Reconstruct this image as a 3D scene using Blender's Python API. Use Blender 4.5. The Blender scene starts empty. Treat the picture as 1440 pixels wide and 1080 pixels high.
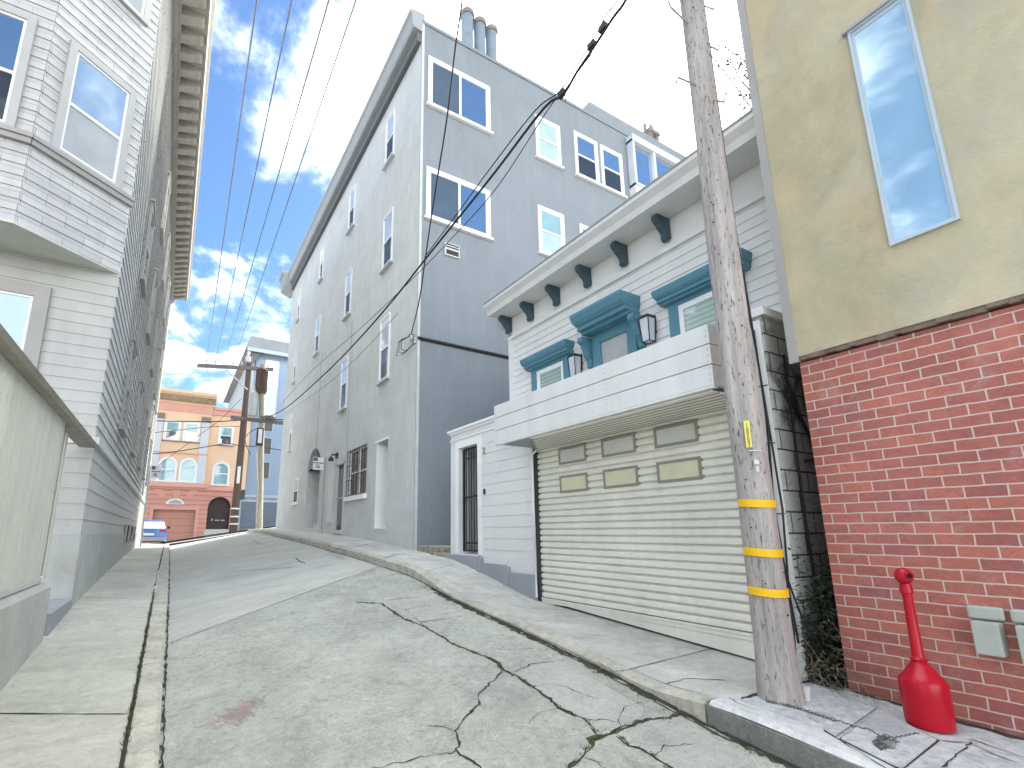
import bpy, bmesh, math, random
from mathutils import Vector, noise
random.seed(7)
SC = bpy.context.scene
COL = SC.collection
R = math.radians

# ------------------------------------------------------------------ measuring helpers (photo pixel -> ray from the eye at the origin)
FPX, CX, CY = 694.4, 639.1, 603.6
YAW, PITCH = R(29.56), R(11.84)
FW = Vector((math.sin(YAW)*math.cos(PITCH), math.cos(YAW)*math.cos(PITCH), math.sin(PITCH)))
RT = Vector((math.cos(YAW), -math.sin(YAW), 0))
UP = RT.cross(FW)
def ray(px, py): return FW + RT*((px-CX)/FPX) - UP*((py-CY)/FPX)
def lerp(a, b, t): return a+(b-a)*t

class Fr:
    """wall frame: u along the wall, v up, n out of the wall"""
    def __init__(s, O, U, N): s.O, s.U, s.N = Vector(O), Vector(U).normalized(), Vector(N).normalized()
    def __call__(s, u, v, n=0.0): return s.O + s.U*u + Vector((0, 0, v)) + s.N*n
    def hit(s, px, py, n=0.0):
        d = ray(px, py); t = (s.O+s.N*n).dot(s.N)/d.dot(s.N); p = d*t-s.O
        return p.dot(s.U), p.z
    def rect(s, tl, tr, br, bl, n=0.0):
        a, b, c, d = [s.hit(*q, n) for q in (tl, tr, br, bl)]
        us = sorted([(a[0]+d[0])/2, (b[0]+c[0])/2])
        return us[0], us[1], (c[1]+d[1])/2, (a[1]+b[1])/2
def FX(c): return Fr((c, 0, 0), (0, 1, 0), (-1, 0, 0))
def FXP(c): return Fr((c, 0, 0), (0, 1, 0), (1, 0, 0))
def FY(c): return Fr((0, c, 0), (1, 0, 0), (0, -1, 0))

# ------------------------------------------------------------------ mesh builder
class MB:
    def __init__(s): s.v, s.f = [], []
    def add(s, vs, fs):
        b = len(s.v); s.v += [tuple(p) for p in vs]; s.f += [tuple(i+b for i in f) for f in fs]; return s
    def box8(s, p):
        return s.add(p, [(0, 1, 2, 3), (4, 7, 6, 5), (0, 4, 5, 1), (1, 5, 6, 2), (2, 6, 7, 3), (3, 7, 4, 0)])
    def box(s, x0, x1, y0, y1, z0, z1):
        return s.box8([(x0, y0, z0), (x1, y0, z0), (x1, y1, z0), (x0, y1, z0), (x0, y0, z1), (x1, y0, z1), (x1, y1, z1), (x0, y1, z1)])
    def fb(s, F, u0, u1, v0, v1, n0, n1):
        return s.box8([F(u0, v0, n0), F(u1, v0, n0), F(u1, v0, n1), F(u0, v0, n1), F(u0, v1, n0), F(u1, v1, n0), F(u1, v1, n1), F(u0, v1, n1)])
    def quad(s, a, b, c, d): return s.add([a, b, c, d], [(0, 1, 2, 3)])
    def ext(s, poly, fn, a, b):
        """extrude polygon (list of 2D) : fn(p, t) -> 3D"""
        n = len(poly)
        vs = [fn(p, a) for p in poly]+[fn(p, b) for p in poly]
        fs = [tuple(range(n)), tuple(range(2*n-1, n-1, -1))]+[(i, (i+1) % n, n+(i+1) % n, n+i) for i in range(n)]
        return s.add(vs, fs)
    def tube(s, pts, r, seg=8, r1=None, cap=True):
        pts = [Vector(p) for p in pts]; n = len(pts); rings = []
        for i, p in enumerate(pts):
            t = (pts[min(i+1, n-1)]-pts[max(i-1, 0)]).normalized()
            a = t.cross(Vector((0, 0, 1)))
            if a.length < 1e-3: a = t.cross(Vector((0, 1, 0)))
            a.normalize(); b = t.cross(a)
            rr = r if r1 is None else lerp(r, r1, i/max(1, n-1))
            rings.append([p+(a*math.cos(q)+b*math.sin(q))*rr for q in [2*math.pi*k/seg for k in range(seg)]])
        vs = [q for ring in rings for q in ring]; fs = []
        for i in range(n-1):
            for k in range(seg):
                fs.append((i*seg+k, i*seg+(k+1) % seg, (i+1)*seg+(k+1) % seg, (i+1)*seg+k))
        if cap: fs += [tuple(range(seg)), tuple(range((n-1)*seg, n*seg))]
        return s.add(vs, fs)
    def lathe(s, c, prof, seg=32):
        c = Vector(c); vs = []; fs = []
        for r, z in prof:
            for k in range(seg):
                q = 2*math.pi*k/seg; vs.append(c+Vector((r*math.cos(q), r*math.sin(q), z)))
        n = len(prof)
        for i in range(n-1):
            for k in range(seg):
                fs.append((i*seg+k, i*seg+(k+1) % seg, (i+1)*seg+(k+1) % seg, (i+1)*seg+k))
        fs += [tuple(range(seg)), tuple(range((n-1)*seg, n*seg))]
        return s.add(vs, fs)
    def lap(s, F, u0, u1, v0, v1, h, d=0.014, off=0.0):
        """lapped boards, real steps"""
        v = v0
        while v < v1-1e-4:
            w = min(v+h, v1)
            a, b = off+d, off+0.002
            s.add([F(u0, v, a), F(u1, v, a), F(u1, w, b), F(u0, w, b), F(u0, v, off), F(u1, v, off)], [(0, 1, 2, 3), (4, 5, 1, 0), (0, 3, 4), (1, 5, 2)])
            v = w
        return s
    def holes(s, F, u0, u1, v0, v1, hs, n=0.0, depth=0.2):
        """flat wall with rectangular openings and their reveals"""
        us = sorted({u0, u1, *[h[0] for h in hs], *[h[1] for h in hs]}); vs = sorted({v0, v1, *[h[2] for h in hs], *[h[3] for h in hs]})
        for i in range(len(us)-1):
            for j in range(len(vs)-1):
                cu, cv = (us[i]+us[i+1])/2, (vs[j]+vs[j+1])/2
                if any(h[0] < cu < h[1] and h[2] < cv < h[3] for h in hs): continue
                s.quad(F(us[i], vs[j], n), F(us[i+1], vs[j], n), F(us[i+1], vs[j+1], n), F(us[i], vs[j+1], n))
        for h in hs:
            a, b, c, d = h[:4]; dp = n-(h[4] if len(h) > 4 else depth)
            s.quad(F(a, c, n), F(a, d, n), F(a, d, dp), F(a, c, dp)); s.quad(F(b, c, n), F(b, d, n), F(b, d, dp), F(b, c, dp))
            s.quad(F(a, d, n), F(b, d, n), F(b, d, dp), F(a, d, dp)); s.quad(F(a, c, n), F(b, c, n), F(b, c, dp), F(a, c, dp))
        return s
    def build(s, name, m, parent=None, smooth=False, bevel=0.0, label=None, kind=None, weld=False):
        me = bpy.data.meshes.new(name); o = bpy.data.objects.new(name, me); COL.objects.link(o)
        base = Vector((0, 0, 0))
        if parent is not None:
            o.parent = parent
            base = Vector(parent['wbase'])
        else:
            xs = [p[0] for p in s.v]; ys = [p[1] for p in s.v]; zs = [p[2] for p in s.v]
            base = Vector(((min(xs)+max(xs))/2, (min(ys)+max(ys))/2, min(zs))) if kind != 'structure' else base
            o.location = base
        o['wbase'] = tuple(base)
        me.from_pydata([Vector(p)-base for p in s.v], [], s.f)
        bm = bmesh.new(); bm.from_mesh(me)
        if weld: bmesh.ops.remove_doubles(bm, verts=bm.verts, dist=1e-4)
        bmesh.ops.recalc_face_normals(bm, faces=bm.faces)
        bm.to_mesh(me); bm.free()
        if smooth:
            for p in me.polygons: p.use_smooth = True
            mod = o.modifiers.new('e', 'EDGE_SPLIT'); mod.split_angle = R(40)
        if bevel:
            b = o.modifiers.new('b', 'BEVEL'); b.width = bevel; b.segments = 2; b.limit_method = 'ANGLE'; b.angle_limit = R(50)
        me.materials.append(m)
        if label: o['label'] = label
        if kind: o['kind'] = kind
        return o

def thing(name, label, cat, loc, group=None):
    o = bpy.data.objects.new(name, None); COL.objects.link(o); o.location = loc
    o['wbase'] = tuple(loc); o['label'] = label; o['category'] = cat
    o.empty_display_size = .2
    if group: o['group'] = group
    return o
def tag(o, label, cat, group=None, kind=None):
    o['label'] = label; o['category'] = cat
    if group: o['group'] = group
    if kind: o['kind'] = kind
    return o

# ------------------------------------------------------------------ materials
def newmat(name):
    m = bpy.data.materials.new(name); m.use_nodes = True
    nt = m.node_tree; nt.nodes.clear()
    out = nt.nodes.new('ShaderNodeOutputMaterial'); p = nt.nodes.new('ShaderNodeBsdfPrincipled')
    nt.links.new(p.outputs[0], out.inputs[0])
    return m, nt, p, out
def N(nt, t, **kw):
    n = nt.nodes.new(t)
    for k, v in kw.items():
        if k.startswith('i_'):
            n.inputs[int(k[2:])].default_value = v
        else: setattr(n, k, v)
    return n
def c4(c): return (c[0], c[1], c[2], 1)
def mulc(c, f): return tuple(min(1, max(0, x*f)) for x in c)
def wallvec(nt):
    g = N(nt, 'ShaderNodeNewGeometry')
    cr = N(nt, 'ShaderNodeVectorMath', operation='CROSS_PRODUCT'); cr.inputs[0].default_value = (0, 0, 1)
    nt.links.new(g.outputs['True Normal'], cr.inputs[1])
    nm = N(nt, 'ShaderNodeVectorMath', operation='NORMALIZE'); nt.links.new(cr.outputs[0], nm.inputs[0])
    dt = N(nt, 'ShaderNodeVectorMath', operation='DOT_PRODUCT'); nt.links.new(nm.outputs[0], dt.inputs[0]); nt.links.new(g.outputs['Position'], dt.inputs[1])
    sp = N(nt, 'ShaderNodeSeparateXYZ'); nt.links.new(g.outputs['Position'], sp.inputs[0])
    cb = N(nt, 'ShaderNodeCombineXYZ'); nt.links.new(dt.outputs['Value'], cb.inputs[0]); nt.links.new(sp.outputs[2], cb.inputs[1])
    return cb.outputs[0], g.outputs['Position']
def mixc(nt, fac, a, b, blend='MIX'):
    m = N(nt, 'ShaderNodeMix', data_type='RGBA', blend_type=blend)
    for sock, val in ((m.inputs[0], fac), (m.inputs[6], a), (m.inputs[7], b)):
        if isinstance(val, (int, float)): sock.default_value = val
        elif isinstance(val, tuple): sock.default_value = c4(val)
        else: nt.links.new(val, sock)
    return m.outputs[2]
def noi(nt, vec, scale, detail=5, rough=.6, stretch=None, dist=0):
    n = N(nt, 'ShaderNodeTexNoise'); n.inputs['Scale'].default_value = scale; n.inputs['Detail'].default_value = detail
    n.inputs['Roughness'].default_value = rough; n.inputs['Distortion'].default_value = dist
    if stretch:
        mp = N(nt, 'ShaderNodeMapping'); mp.inputs['Scale'].default_value = stretch; nt.links.new(vec, mp.inputs[0]); vec = mp.outputs[0]
    nt.links.new(vec, n.inputs['Vector']); return n.outputs[0]
def ramp(nt, fac, stops):
    r = N(nt, 'ShaderNodeValToRGB'); el = r.color_ramp.elements
    while len(el) < len(stops): el.new(.5)
    for e, (p, c) in zip(el, stops):
        e.position = p; e.color = c4(c) if isinstance(c, tuple) else (c, c, c, 1)
    nt.links.new(fac, r.inputs[0]); return r.outputs[0]
def bump(nt, h, strength, dist, nrm=None):
    b = N(nt, 'ShaderNodeBump'); b.inputs['Strength'].default_value = strength; b.inputs['Distance'].default_value = dist
    nt.links.new(h, b.inputs['Height'])
    if nrm is not None: nt.links.new(nrm, b.inputs['Normal'])
    return b.outputs[0]

def mat(name, col, rough=.75, var=.14, vs=1.5, bmp=.25, bs=60, bd=.01, streak=0.0, stain=None, metal=0.0, spec=.4, brick=None, speck=0.0, coat=0, mott=None, stain2=None):
    """painted / mineral surface: patchy tone, rain streaks, fine bump, optional brick/shingle/block pattern"""
    m, nt, p, out = newmat(name)
    wv, pos = wallvec(nt)
    f1 = noi(nt, pos, vs, 6, .65)
    colr = mixc(nt, ramp(nt, f1, [(.3, 0.0), (.7, 1.0)]), mulc(col, 1-var), mulc(col, 1+var*.7))
    if stain:
        sc_, scol, lo, hi = stain
        fs = noi(nt, pos, sc_, 7, .7, dist=.6)
        colr = mixc(nt, ramp(nt, fs, [(lo, 0.0), (hi, 1.0)]), colr, scol)
    if mott:
        for sc_, amt, st_ in mott:
            fs = noi(nt, pos, sc_, 7, .68, stretch=st_, dist=.4)
            colr = mixc(nt, ramp(nt, fs, [(.34, amt), (.48, 0.0)]), colr, mulc(col, .48))
            colr = mixc(nt, ramp(nt, fs, [(.54, 0.0), (.68, amt)]), colr, mulc(col, 1.42))
    if stain2:
        sc_, scol, lo, hi = stain2
        fs = noi(nt, pos, sc_, 8, .72, dist=.8)
        colr = mixc(nt, ramp(nt, fs, [(lo, 0.0), (hi, .75)]), colr, scol)
    if streak:
        fs = noi(nt, pos, 1.0, 6, .7, stretch=(5, 5, .35))
        colr = mixc(nt, ramp(nt, fs, [(.42, 0.0), (.75, streak)]), colr, mulc(col, .55))
    if speck:
        fs = noi(nt, pos, 160, 2, .5)
        colr = mixc(nt, ramp(nt, fs, [(.5, 0.0), (.7, speck)]), colr, mulc(col, .5))
        fs = noi(nt, pos, 110, 2, .5)
        colr = mixc(nt, ramp(nt, fs, [(.58, 0.0), (.75, speck)]), colr, mulc(col, 1.5))
    h = noi(nt, pos, bs, 5, .65); nrm = bump(nt, h, bmp, bd)
    if brick:
        b = N(nt, 'ShaderNodeTexBrick'); b.offset = brick.get('off', .5)
        b.inputs['Scale'].default_value = 1; b.inputs['Brick Width'].default_value = brick['w']; b.inputs['Row Height'].default_value = brick['h']
        b.inputs['Mortar Size'].default_value = brick['m']; b.inputs['Mortar Smooth'].default_value = brick.get('sm', .1); b.inputs['Bias'].default_value = 0
        dn = noi(nt, pos, 9, 3, .5)
        ds = N(nt, 'ShaderNodeVectorMath', operation='SCALE'); ds.inputs['Scale'].default_value = brick.get('wob', .006)
        nc = N(nt, 'ShaderNodeTexNoise'); nc.inputs['Scale'].default_value = 7; nt.links.new(pos, nc.inputs['Vector'])
        nt.links.new(nc.outputs[1], ds.inputs[0])
        ad = N(nt, 'ShaderNodeVectorMath', operation='ADD'); nt.links.new(wv, ad.inputs[0]); nt.links.new(ds.outputs[0], ad.inputs[1])
        nt.links.new(ad.outputs[0], b.inputs['Vector'])
        b.inputs['Color1'].default_value = c4(brick.get('c1', (1, 1, 1))); b.inputs['Color2'].default_value = c4(brick.get('c2', (.8, .8, .8))); b.inputs['Mortar'].default_value = (1, 1, 1, 1)
        colr = mixc(nt, 1.0, colr, b.outputs[0], 'MULTIPLY')
        if brick.get('mc'):
            colr = mixc(nt, b.outputs['Fac'], colr, brick['mc'])
        inv = N(nt, 'ShaderNodeMath', operation='SUBTRACT'); inv.inputs[0].default_value = 1; nt.links.new(b.outputs['Fac'], inv.inputs[1])
        nrm = bump(nt, inv.outputs[0], brick.get('b', .6), brick.get('d', .008), nrm)
    nt.links.new(colr, p.inputs['Base Color']); nt.links.new(nrm, p.inputs['Normal'])
    rr = noi(nt, pos, 4, 4, .6)
    mr = N(nt, 'ShaderNodeMapRange'); mr.inputs['To Min'].default_value = max(.03, rough-.12); mr.inputs['To Max'].default_value = min(1, rough+.12); nt.links.new(rr, mr.inputs[0]); nt.links.new(mr.outputs[0], p.inputs['Roughness'])
    p.inputs['Metallic'].default_value = metal; p.inputs['Specular IOR Level'].default_value = spec
    if coat: p.inputs['Coat Weight'].default_value = coat; p.inputs['Coat Roughness'].default_value = .05
    return m
def glass(name, back=(.02, .03, .04), refl=.5, tint=(.95, .98, 1), wav=.02, slat=0, top=1.0):
    """window pane: mirror-like reflection over a back colour: blind, dark room or painted-in sky"""
    m, nt, p, out = newmat(name)
    wv, pos = wallvec(nt)
    g = N(nt, 'ShaderNodeBsdfGlossy'); g.inputs['Color'].default_value = c4(tint); g.inputs['Roughness'].default_value = .02
    p.inputs['Roughness'].default_value = .6; p.inputs['Specular IOR Level'].default_value = .2
    if slat:
        sp = N(nt, 'ShaderNodeSeparateXYZ'); nt.links.new(pos, sp.inputs[0])
        mm = N(nt, 'ShaderNodeMath', operation='MULTIPLY'); mm.inputs[1].default_value = slat; nt.links.new(sp.outputs[2], mm.inputs[0])
        fr = N(nt, 'ShaderNodeMath', operation='FRACT'); nt.links.new(mm.outputs[0], fr.inputs[0])
        cc = ramp(nt, fr.outputs[0], [(.0, mulc(back, .35)), (.3, back), (1, mulc(back, 1.15))])
        nt.links.new(cc, p.inputs['Base Color'])
    else:
        f = noi(nt, pos, 1.7, 4, .6)
        nt.links.new(mixc(nt, f, mulc(back, .7), mulc(back, 1.3)), p.inputs['Base Color'])
    nrm = bump(nt, noi(nt, pos, 1.6, 2, .5), wav, .05); nt.links.new(nrm, g.inputs['Normal'])
    fn = N(nt, 'ShaderNodeFresnel'); fn.inputs['IOR'].default_value = 1.5
    mr = N(nt, 'ShaderNodeMapRange'); mr.inputs['To Min'].default_value = refl; mr.inputs['To Max'].default_value = top; nt.links.new(fn.outputs[0], mr.inputs[0])
    mx = N(nt, 'ShaderNodeMixShader'); nt.links.new(mr.outputs[0], mx.inputs[0]); nt.links.new(p.outputs[0], mx.inputs[1]); nt.links.new(g.outputs[0], mx.inputs[2])
    nt.links.new(mx.outputs[0], out.inputs[0])
    return m

M = {}
M['shingle'] = mat('shingle_paint', (.56, .565, .56), .7, .1, 1.2, .45, 45, .012, streak=.35, brick=dict(w=.6, h=.19, m=.004, c1=(1, 1, 1), c2=(.86, .87, .88), mc=(.22, .23, .25), off=.5, b=.3, d=.004, wob=.012))
M['shingle_rough'] = mat('weathered_shingle', (.64, .65, .655), .8, .14, 2.5, 1.0, 22, .05, mott=[(5, .6, (1, 1.3, .55)), (16, .6, (1, 1.5, .5))], streak=.2, brick=dict(w=.3, h=.19, m=.005, c1=(1, 1, 1), c2=(.8, .8, .8), mc=(.2, .2, .21), b=.4, d=.006, wob=.03))
M['siding_grey'] = mat('grey_siding_paint', (.46, .47, .455), .6, .07, 1.2, .15, 30, .006, streak=.25)
M['trim_grey'] = mat('warm_grey_trim', (.36, .355, .345), .6, .08, 2, .15, 40, .004, streak=.2)
M['trim_mid'] = mat('mid_grey_trim', (.43, .44, .44), .5, .06, 2, .12, 40, .004, streak=.2)
M['trim_light'] = mat('light_trim', (.55, .56, .55), .5, .06, 2, .12, 40, .004)
M['cornice_l'] = mat('cornice_paint', (.40, .375, .33), .7, .15, 2, .3, 30, .008, streak=.4)
M['fence'] = mat('cream_board_paint', (.60, .625, .565), .65, .08, 1.3, .2, 40, .006, streak=.35)
M['cap'] = mat('weathered_cap', (.33, .31, .27), .8, .2, 3, .4, 40, .01)
M['conc_wall'] = mat('concrete_wall', (.45, .47, .45), .85, .14, 1.6, .5, 40, .012, stain=(2.2, (.33, .33, .30), .55, .75), streak=.35)
M['cream_band'] = mat('cream_corner_board', (.66, .66, .56), .6, .08, 1.5, .1, 40, .004)
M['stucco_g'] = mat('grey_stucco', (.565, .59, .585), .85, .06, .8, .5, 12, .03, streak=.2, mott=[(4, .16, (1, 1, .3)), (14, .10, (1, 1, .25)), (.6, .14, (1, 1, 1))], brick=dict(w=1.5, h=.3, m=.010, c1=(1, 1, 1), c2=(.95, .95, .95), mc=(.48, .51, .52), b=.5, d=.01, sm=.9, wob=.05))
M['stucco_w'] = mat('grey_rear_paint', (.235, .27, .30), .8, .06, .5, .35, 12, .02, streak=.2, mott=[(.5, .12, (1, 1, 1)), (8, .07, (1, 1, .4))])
M['shade_and_eave'] = mat('soffit_shade_and_eave_board', (.13, .14, .15), .8, .1)  # soffit shade put into the colour; also used for dark eave boards
M['cornice_g'] = mat('grey_cornice_paint', (.33, .355, .37), .7, .06, 2, .1, 40, .004)
M['white'] = mat('white_trim_paint', (.78, .79, .79), .5, .04, 2, .1, 40, .003)
M['white_wall'] = mat('white_siding_paint', (.70, .70, .69), .6, .05, 1, .15, 40, .004, streak=.16)
M['white_deck'] = mat('white_board_paint', (.66, .66, .655), .6, .07, 1.2, .2, 30, .005, streak=.22)
M['rolldoor'] = mat('cream_metal_paint', (.79, .77, .69), .5, .08, 1.4, .12, 30, .003, stain=(3.5, (.42, .36, .27), .66, .8), streak=.22)
M['doorpane'] = mat('yellowed_plastic', (.66, .63, .44), .35, .1, 3, .05)
M['doorpane_b'] = mat('frosted_plastic', (.58, .58, .55), .35, .1, 3, .05)
M['panefr'] = mat('pane_frame', (.27, .26, .22), .6, .1)
M['base_grey'] = mat('grey_base_paint', (.30, .32, .35), .75, .1, 1.5, .3, 40, .006)
M['teal'] = mat('teal_trim_paint', (.085, .22, .29), .45, .1, 2, .12, 40, .004)
M['teal_dk'] = mat('dark_teal_bracket', (.045, .08, .10), .5, .1, 2, .12, 40, .004)
M['black'] = mat('black_iron', (.02, .022, .025), .5, .1, 3, .1)
M['dark'] = mat('dark_void_paint', (.045, .045, .045), .9, .2)
M['brick'] = mat('red_brick', (.47, .165, .13), .85, .25, 1.1, .6, 70, .008, stain=(1.7, (.36, .15, .14), .48, .72), mott=[(18, .35, (1, 1, 2)), (60, .3, (1, 1, 1)), (1.3, .25, (1, 1, 1))], stain2=(2.3, (.50, .36, .33), .56, .76), streak=.25,
                 brick=dict(w=.225, h=.088, m=.0055, c1=(1.08, 1.05, 1), c2=(.80, .78, .86), mc=(.62, .49, .44), b=.9, d=.011, wob=.014))
M['ochre'] = mat('ochre_stucco', (.49, .435, .29), .85, .12, .9, .5, 28, .012, stain=(.8, (.43, .41, .32), .42, .62), stain2=(.55, (.56, .42, .27), .5, .66), mott=[(.9, .24, (1, 1, 1)), (3.5, .18, (1, 1, .7)), (1.6, .16, (1, 1, .4))])
M['ledge'] = mat('ledge_painted_shade', (.21, .155, .12), .9, .3, 6, .6, 30, .02)
M['alu'] = mat('pale_window_metal', (.45, .54, .62), .4, .05, 3, .05)
M['street'] = mat('worn_concrete', (.425, .44, .395), .88, .2, .9, .9, 26, .03, stain=(.7, (.46, .475, .43), .5, .7), speck=.45, mott=[(14, .55, (1, 1, 1)), (45, .5, (1, 1, 1)), (2.2, .42, (1, 1, 1)), (.8, .3, (1, .6, 1))])
M['street_far'] = mat('smooth_concrete', (.46, .47, .43), .85, .14, .6, .45, 20, .012, stain=(.9, (.41, .42, .39), .5, .72), speck=.35, mott=[(9, .25, (.5, 1.6, 1)), (40, .25, (1, 1, 1)), (1.2, .3, (.4, 1.5, 1))])
M['patch'] = mat('bluish_concrete', (.40, .405, .375), .85, .14, 1.2, .5, 40, .012, stain=(1.6, (.44, .43, .39), .5, .7), speck=.5, mott=[(30, .45, (1, 1, 1)), (3, .35, (1, 1, 1))])
M['walk'] = mat('sidewalk_concrete', (.47, .475, .415), .85, .14, .8, .45, 32, .01, stain=(.9, (.37, .365, .33), .48, .7), speck=.45, mott=[(12, .35, (1, 1, 1)), (2.5, .3, (.6, 1.4, 1))])
M['walk_r'] = mat('grey_sidewalk_concrete', (.52, .53, .49), .85, .16, .9, .45, 32, .01, stain=(1.1, (.36, .355, .33), .5, .72), speck=.4, mott=[(10, .3, (1, 1, 1)), (2.0, .45, (1, 1, 1))])
M['walk_white'] = mat('paint_splashed_concrete', (.50, .53, .545), .8, .1, 1.5, .4, 32, .01, stain=(2.4, (.27, .28, .28), .54, .66), speck=.4, mott=[(7, .6, (1, 1, 1)), (22, .5, (1, 1, 1)), (2.4, .5, (1, 1, 1))])
M['kerb'] = mat('kerb_concrete', (.47, .46, .395), .88, .16, 2, .7, 30, .014, stain=(3, (.30, .30, .26), .52, .7), speck=.5, mott=[(16, .5, (1, 1, 1)), (4, .4, (1, 1, 1))])
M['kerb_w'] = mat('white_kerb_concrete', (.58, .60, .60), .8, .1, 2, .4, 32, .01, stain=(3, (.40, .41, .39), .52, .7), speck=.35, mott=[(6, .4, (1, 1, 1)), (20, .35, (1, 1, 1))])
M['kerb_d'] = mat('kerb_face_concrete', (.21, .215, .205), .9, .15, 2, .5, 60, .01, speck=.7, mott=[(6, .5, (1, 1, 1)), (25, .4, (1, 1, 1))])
M['dirt'] = mat('crack_dirt', (.045, .042, .036), .95, .4, 8, .8, 40, .02)
M['joint'] = mat('joint_dirt', (.13, .13, .12), .95, .4, 8, .5, 40, .01)
M['moss'] = mat('moss', (.075, .085, .035), .95, .4, 20, .9, 80, .02)
M['grass'] = mat('weed_green', (.075, .095, .03), .8, .4, 9, .2)
M['dry'] = mat('dry_stem', (.27, .23, .17), .85, .3, 9, .2)
M['ivy'] = mat('dark_weed_leaf', (.035, .05, .025), .7, .4, 9, .2)
M['red'] = mat('red_plastic', (.44, .003, .018), .32, .06, 3, .06, 60, .002, spec=.3, coat=.1)
M['hole'] = mat('butt_hole', (.008, .004, .004), .9, .1)
M['yellow'] = mat('yellow_reflector', (.85, .50, .01), .45, .06, 6, .08)
M['tagy'] = mat('yellow_tag', (.75, .68, .12), .45, .06, 6, .05)
M['galv'] = mat('galvanised', (.42, .44, .45), .45, .12, 6, .1, metal=.6)
M['box_g'] = mat('grey_green_box_paint', (.40, .44, .40), .6, .1, 4, .15)
M['cable'] = mat('cable_black', (.018, .019, .022), .6, .1)
M['cable_g'] = mat('cable_grey', (.27, .33, .41), .6, .1)
M['redstain'] = mat('faded_red_paint', (.47, .355, .335), .9, .2, 3, .8, 26, .03)
M['asphalt'] = mat('pale_asphalt', (.36, .36, .35), .9, .1, .6, .3, 60, .01, speck=.3)
M['ground'] = mat('earth', (.16, .15, .13), .95, .2)
M['orange'] = mat('apricot_stucco', (.80, .57, .39), .8, .06, .6, .2)
M['salmon'] = mat('salmon_paint', (.68, .36, .29), .75, .07, .6, .2)
M['salmon_r'] = mat('rusticated_salmon', (.66, .34, .27), .75, .07, .6, .2, brick=dict(w=30., h=.34, m=.02, c1=(1, 1, 1), c2=(.97, .97, .97), mc=(.36, .14, .11), b=.6, d=.02, wob=.0))
M['salmon_d'] = mat('garage_salmon', (.56, .28, .22), .6, .05, .6, .2, brick=dict(w=30., h=.5, m=.015, mc=(.33, .14, .11), b=.4, d=.01, wob=.0, c2=(.97, .97, .97)))
M['lav'] = mat('lavender_pilaster', (.58, .62, .68), .7, .05)
M['gold'] = mat('ornate_frieze', (.30, .22, .14), .7, .5, 7, .8, 8, .06)
M['brownstone'] = mat('brown_moulding', (.26, .17, .14), .7, .1)
M['blue_wall'] = mat('pale_blue_stucco', (.29, .375, .50), .8, .05, .5, .2)
M['blue_light'] = mat('white_blue_wall', (.44, .51, .57), .8, .05, .5, .2)
M['slate'] = mat('grey_roof', (.27, .29, .32), .8, .1)
M['garage_b'] = mat('slate_blue_door', (.16, .20, .26), .6, .06, .6, .2, brick=dict(w=30., h=.42, m=.012, mc=(.1, .13, .17), b=.4, d=.01, wob=.0, c2=(.97, .97, .97)))
M['maroon'] = mat('dark_door_paint', (.045, .03, .03), .4, .1)
M['carblue'] = mat('blue_car_paint', (.02, .12, .42), .25, .05, 2, .0, spec=.6, coat=.8)
M['tail'] = mat('tail_light_red', (.45, .02, .03), .25, .05)
M['tyre'] = mat('tyre_rubber', (.02, .02, .02), .85, .1)
M['signw'] = mat('sign_face', (.72, .70, .74), .5, .04)
M['signr'] = mat('sign_print', (.10, .09, .16), .5, .04)
M['bark'] = mat('bark', (.10, .08, .06), .9, .3, 8, .6)
M['leaf'] = mat('leaf', (.06, .07, .04), .7, .4, 6, .1)
M['flue'] = mat('blue_grey_flue', (.20, .26, .32), .6, .12, 3, .2)
M['flue_cap'] = mat('rusty_flue_cap', (.22, .20, .19), .7, .2)
M['step'] = mat('mossy_stone', (.33, .31, .24), .9, .25, 4, .7, 30, .02, stain=(5, (.10, .12, .05), .5, .66))
M['block'] = mat('painted_block', (.44, .46, .43), .85, .15, 1.5, .4, 40, .01, stain=(1.3, (.03, .033, .028), .52, .66), brick=dict(w=.42, h=.205, m=.009, mc=(.05, .05, .05), b=.5, d=.01, c2=(.85, .85, .85), wob=.01))  # black stain is grime plus painted darkness of the gap
M['grey_plastic'] = mat('white_plastic', (.6, .61, .62), .5, .08)
G = {}
G['sky'] = glass('sky_reflecting_glass', (.08, .14, .22), .6, tint=(.92, .97, 1))
G['dark'] = glass('dark_glass', (.02, .025, .03), .07, top=.5)
G['blind'] = glass('glass_over_white_blind', (.42, .56, .58), .07, slat=0)
G['slat'] = glass('glass_over_slatted_blind', (.30, .42, .38), .12, slat=14)
G['pale'] = glass('pale_sky_glass', (.26, .35, .42), .36, tint=(.85, .94, 1), wav=.01)  # bluish back colour paints some sky beneath the real reflection
G['aqua'] = glass('aqua_glass', (.25, .42, .46), .06)
G['curtain'] = glass('glass_over_net_curtain', (.40, .42, .41), .06)
G['tall'] = glass('tall_painted_sky_glass', (.27, .45, .60), .22, tint=(.85, .94, 1), wav=.01)  # blue back colour is a painted reflection of the sky
G['dim'] = glass('dim_room_glass', (.07, .10, .13), .10, top=.6)
G['bright'] = glass('painted_sky_glass', (.5, .58, .66), .12)  # pale back colour paints in the bright reflected sky
G['lantern'] = glass('lantern_glass', (.55, .60, .66), .12)

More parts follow.
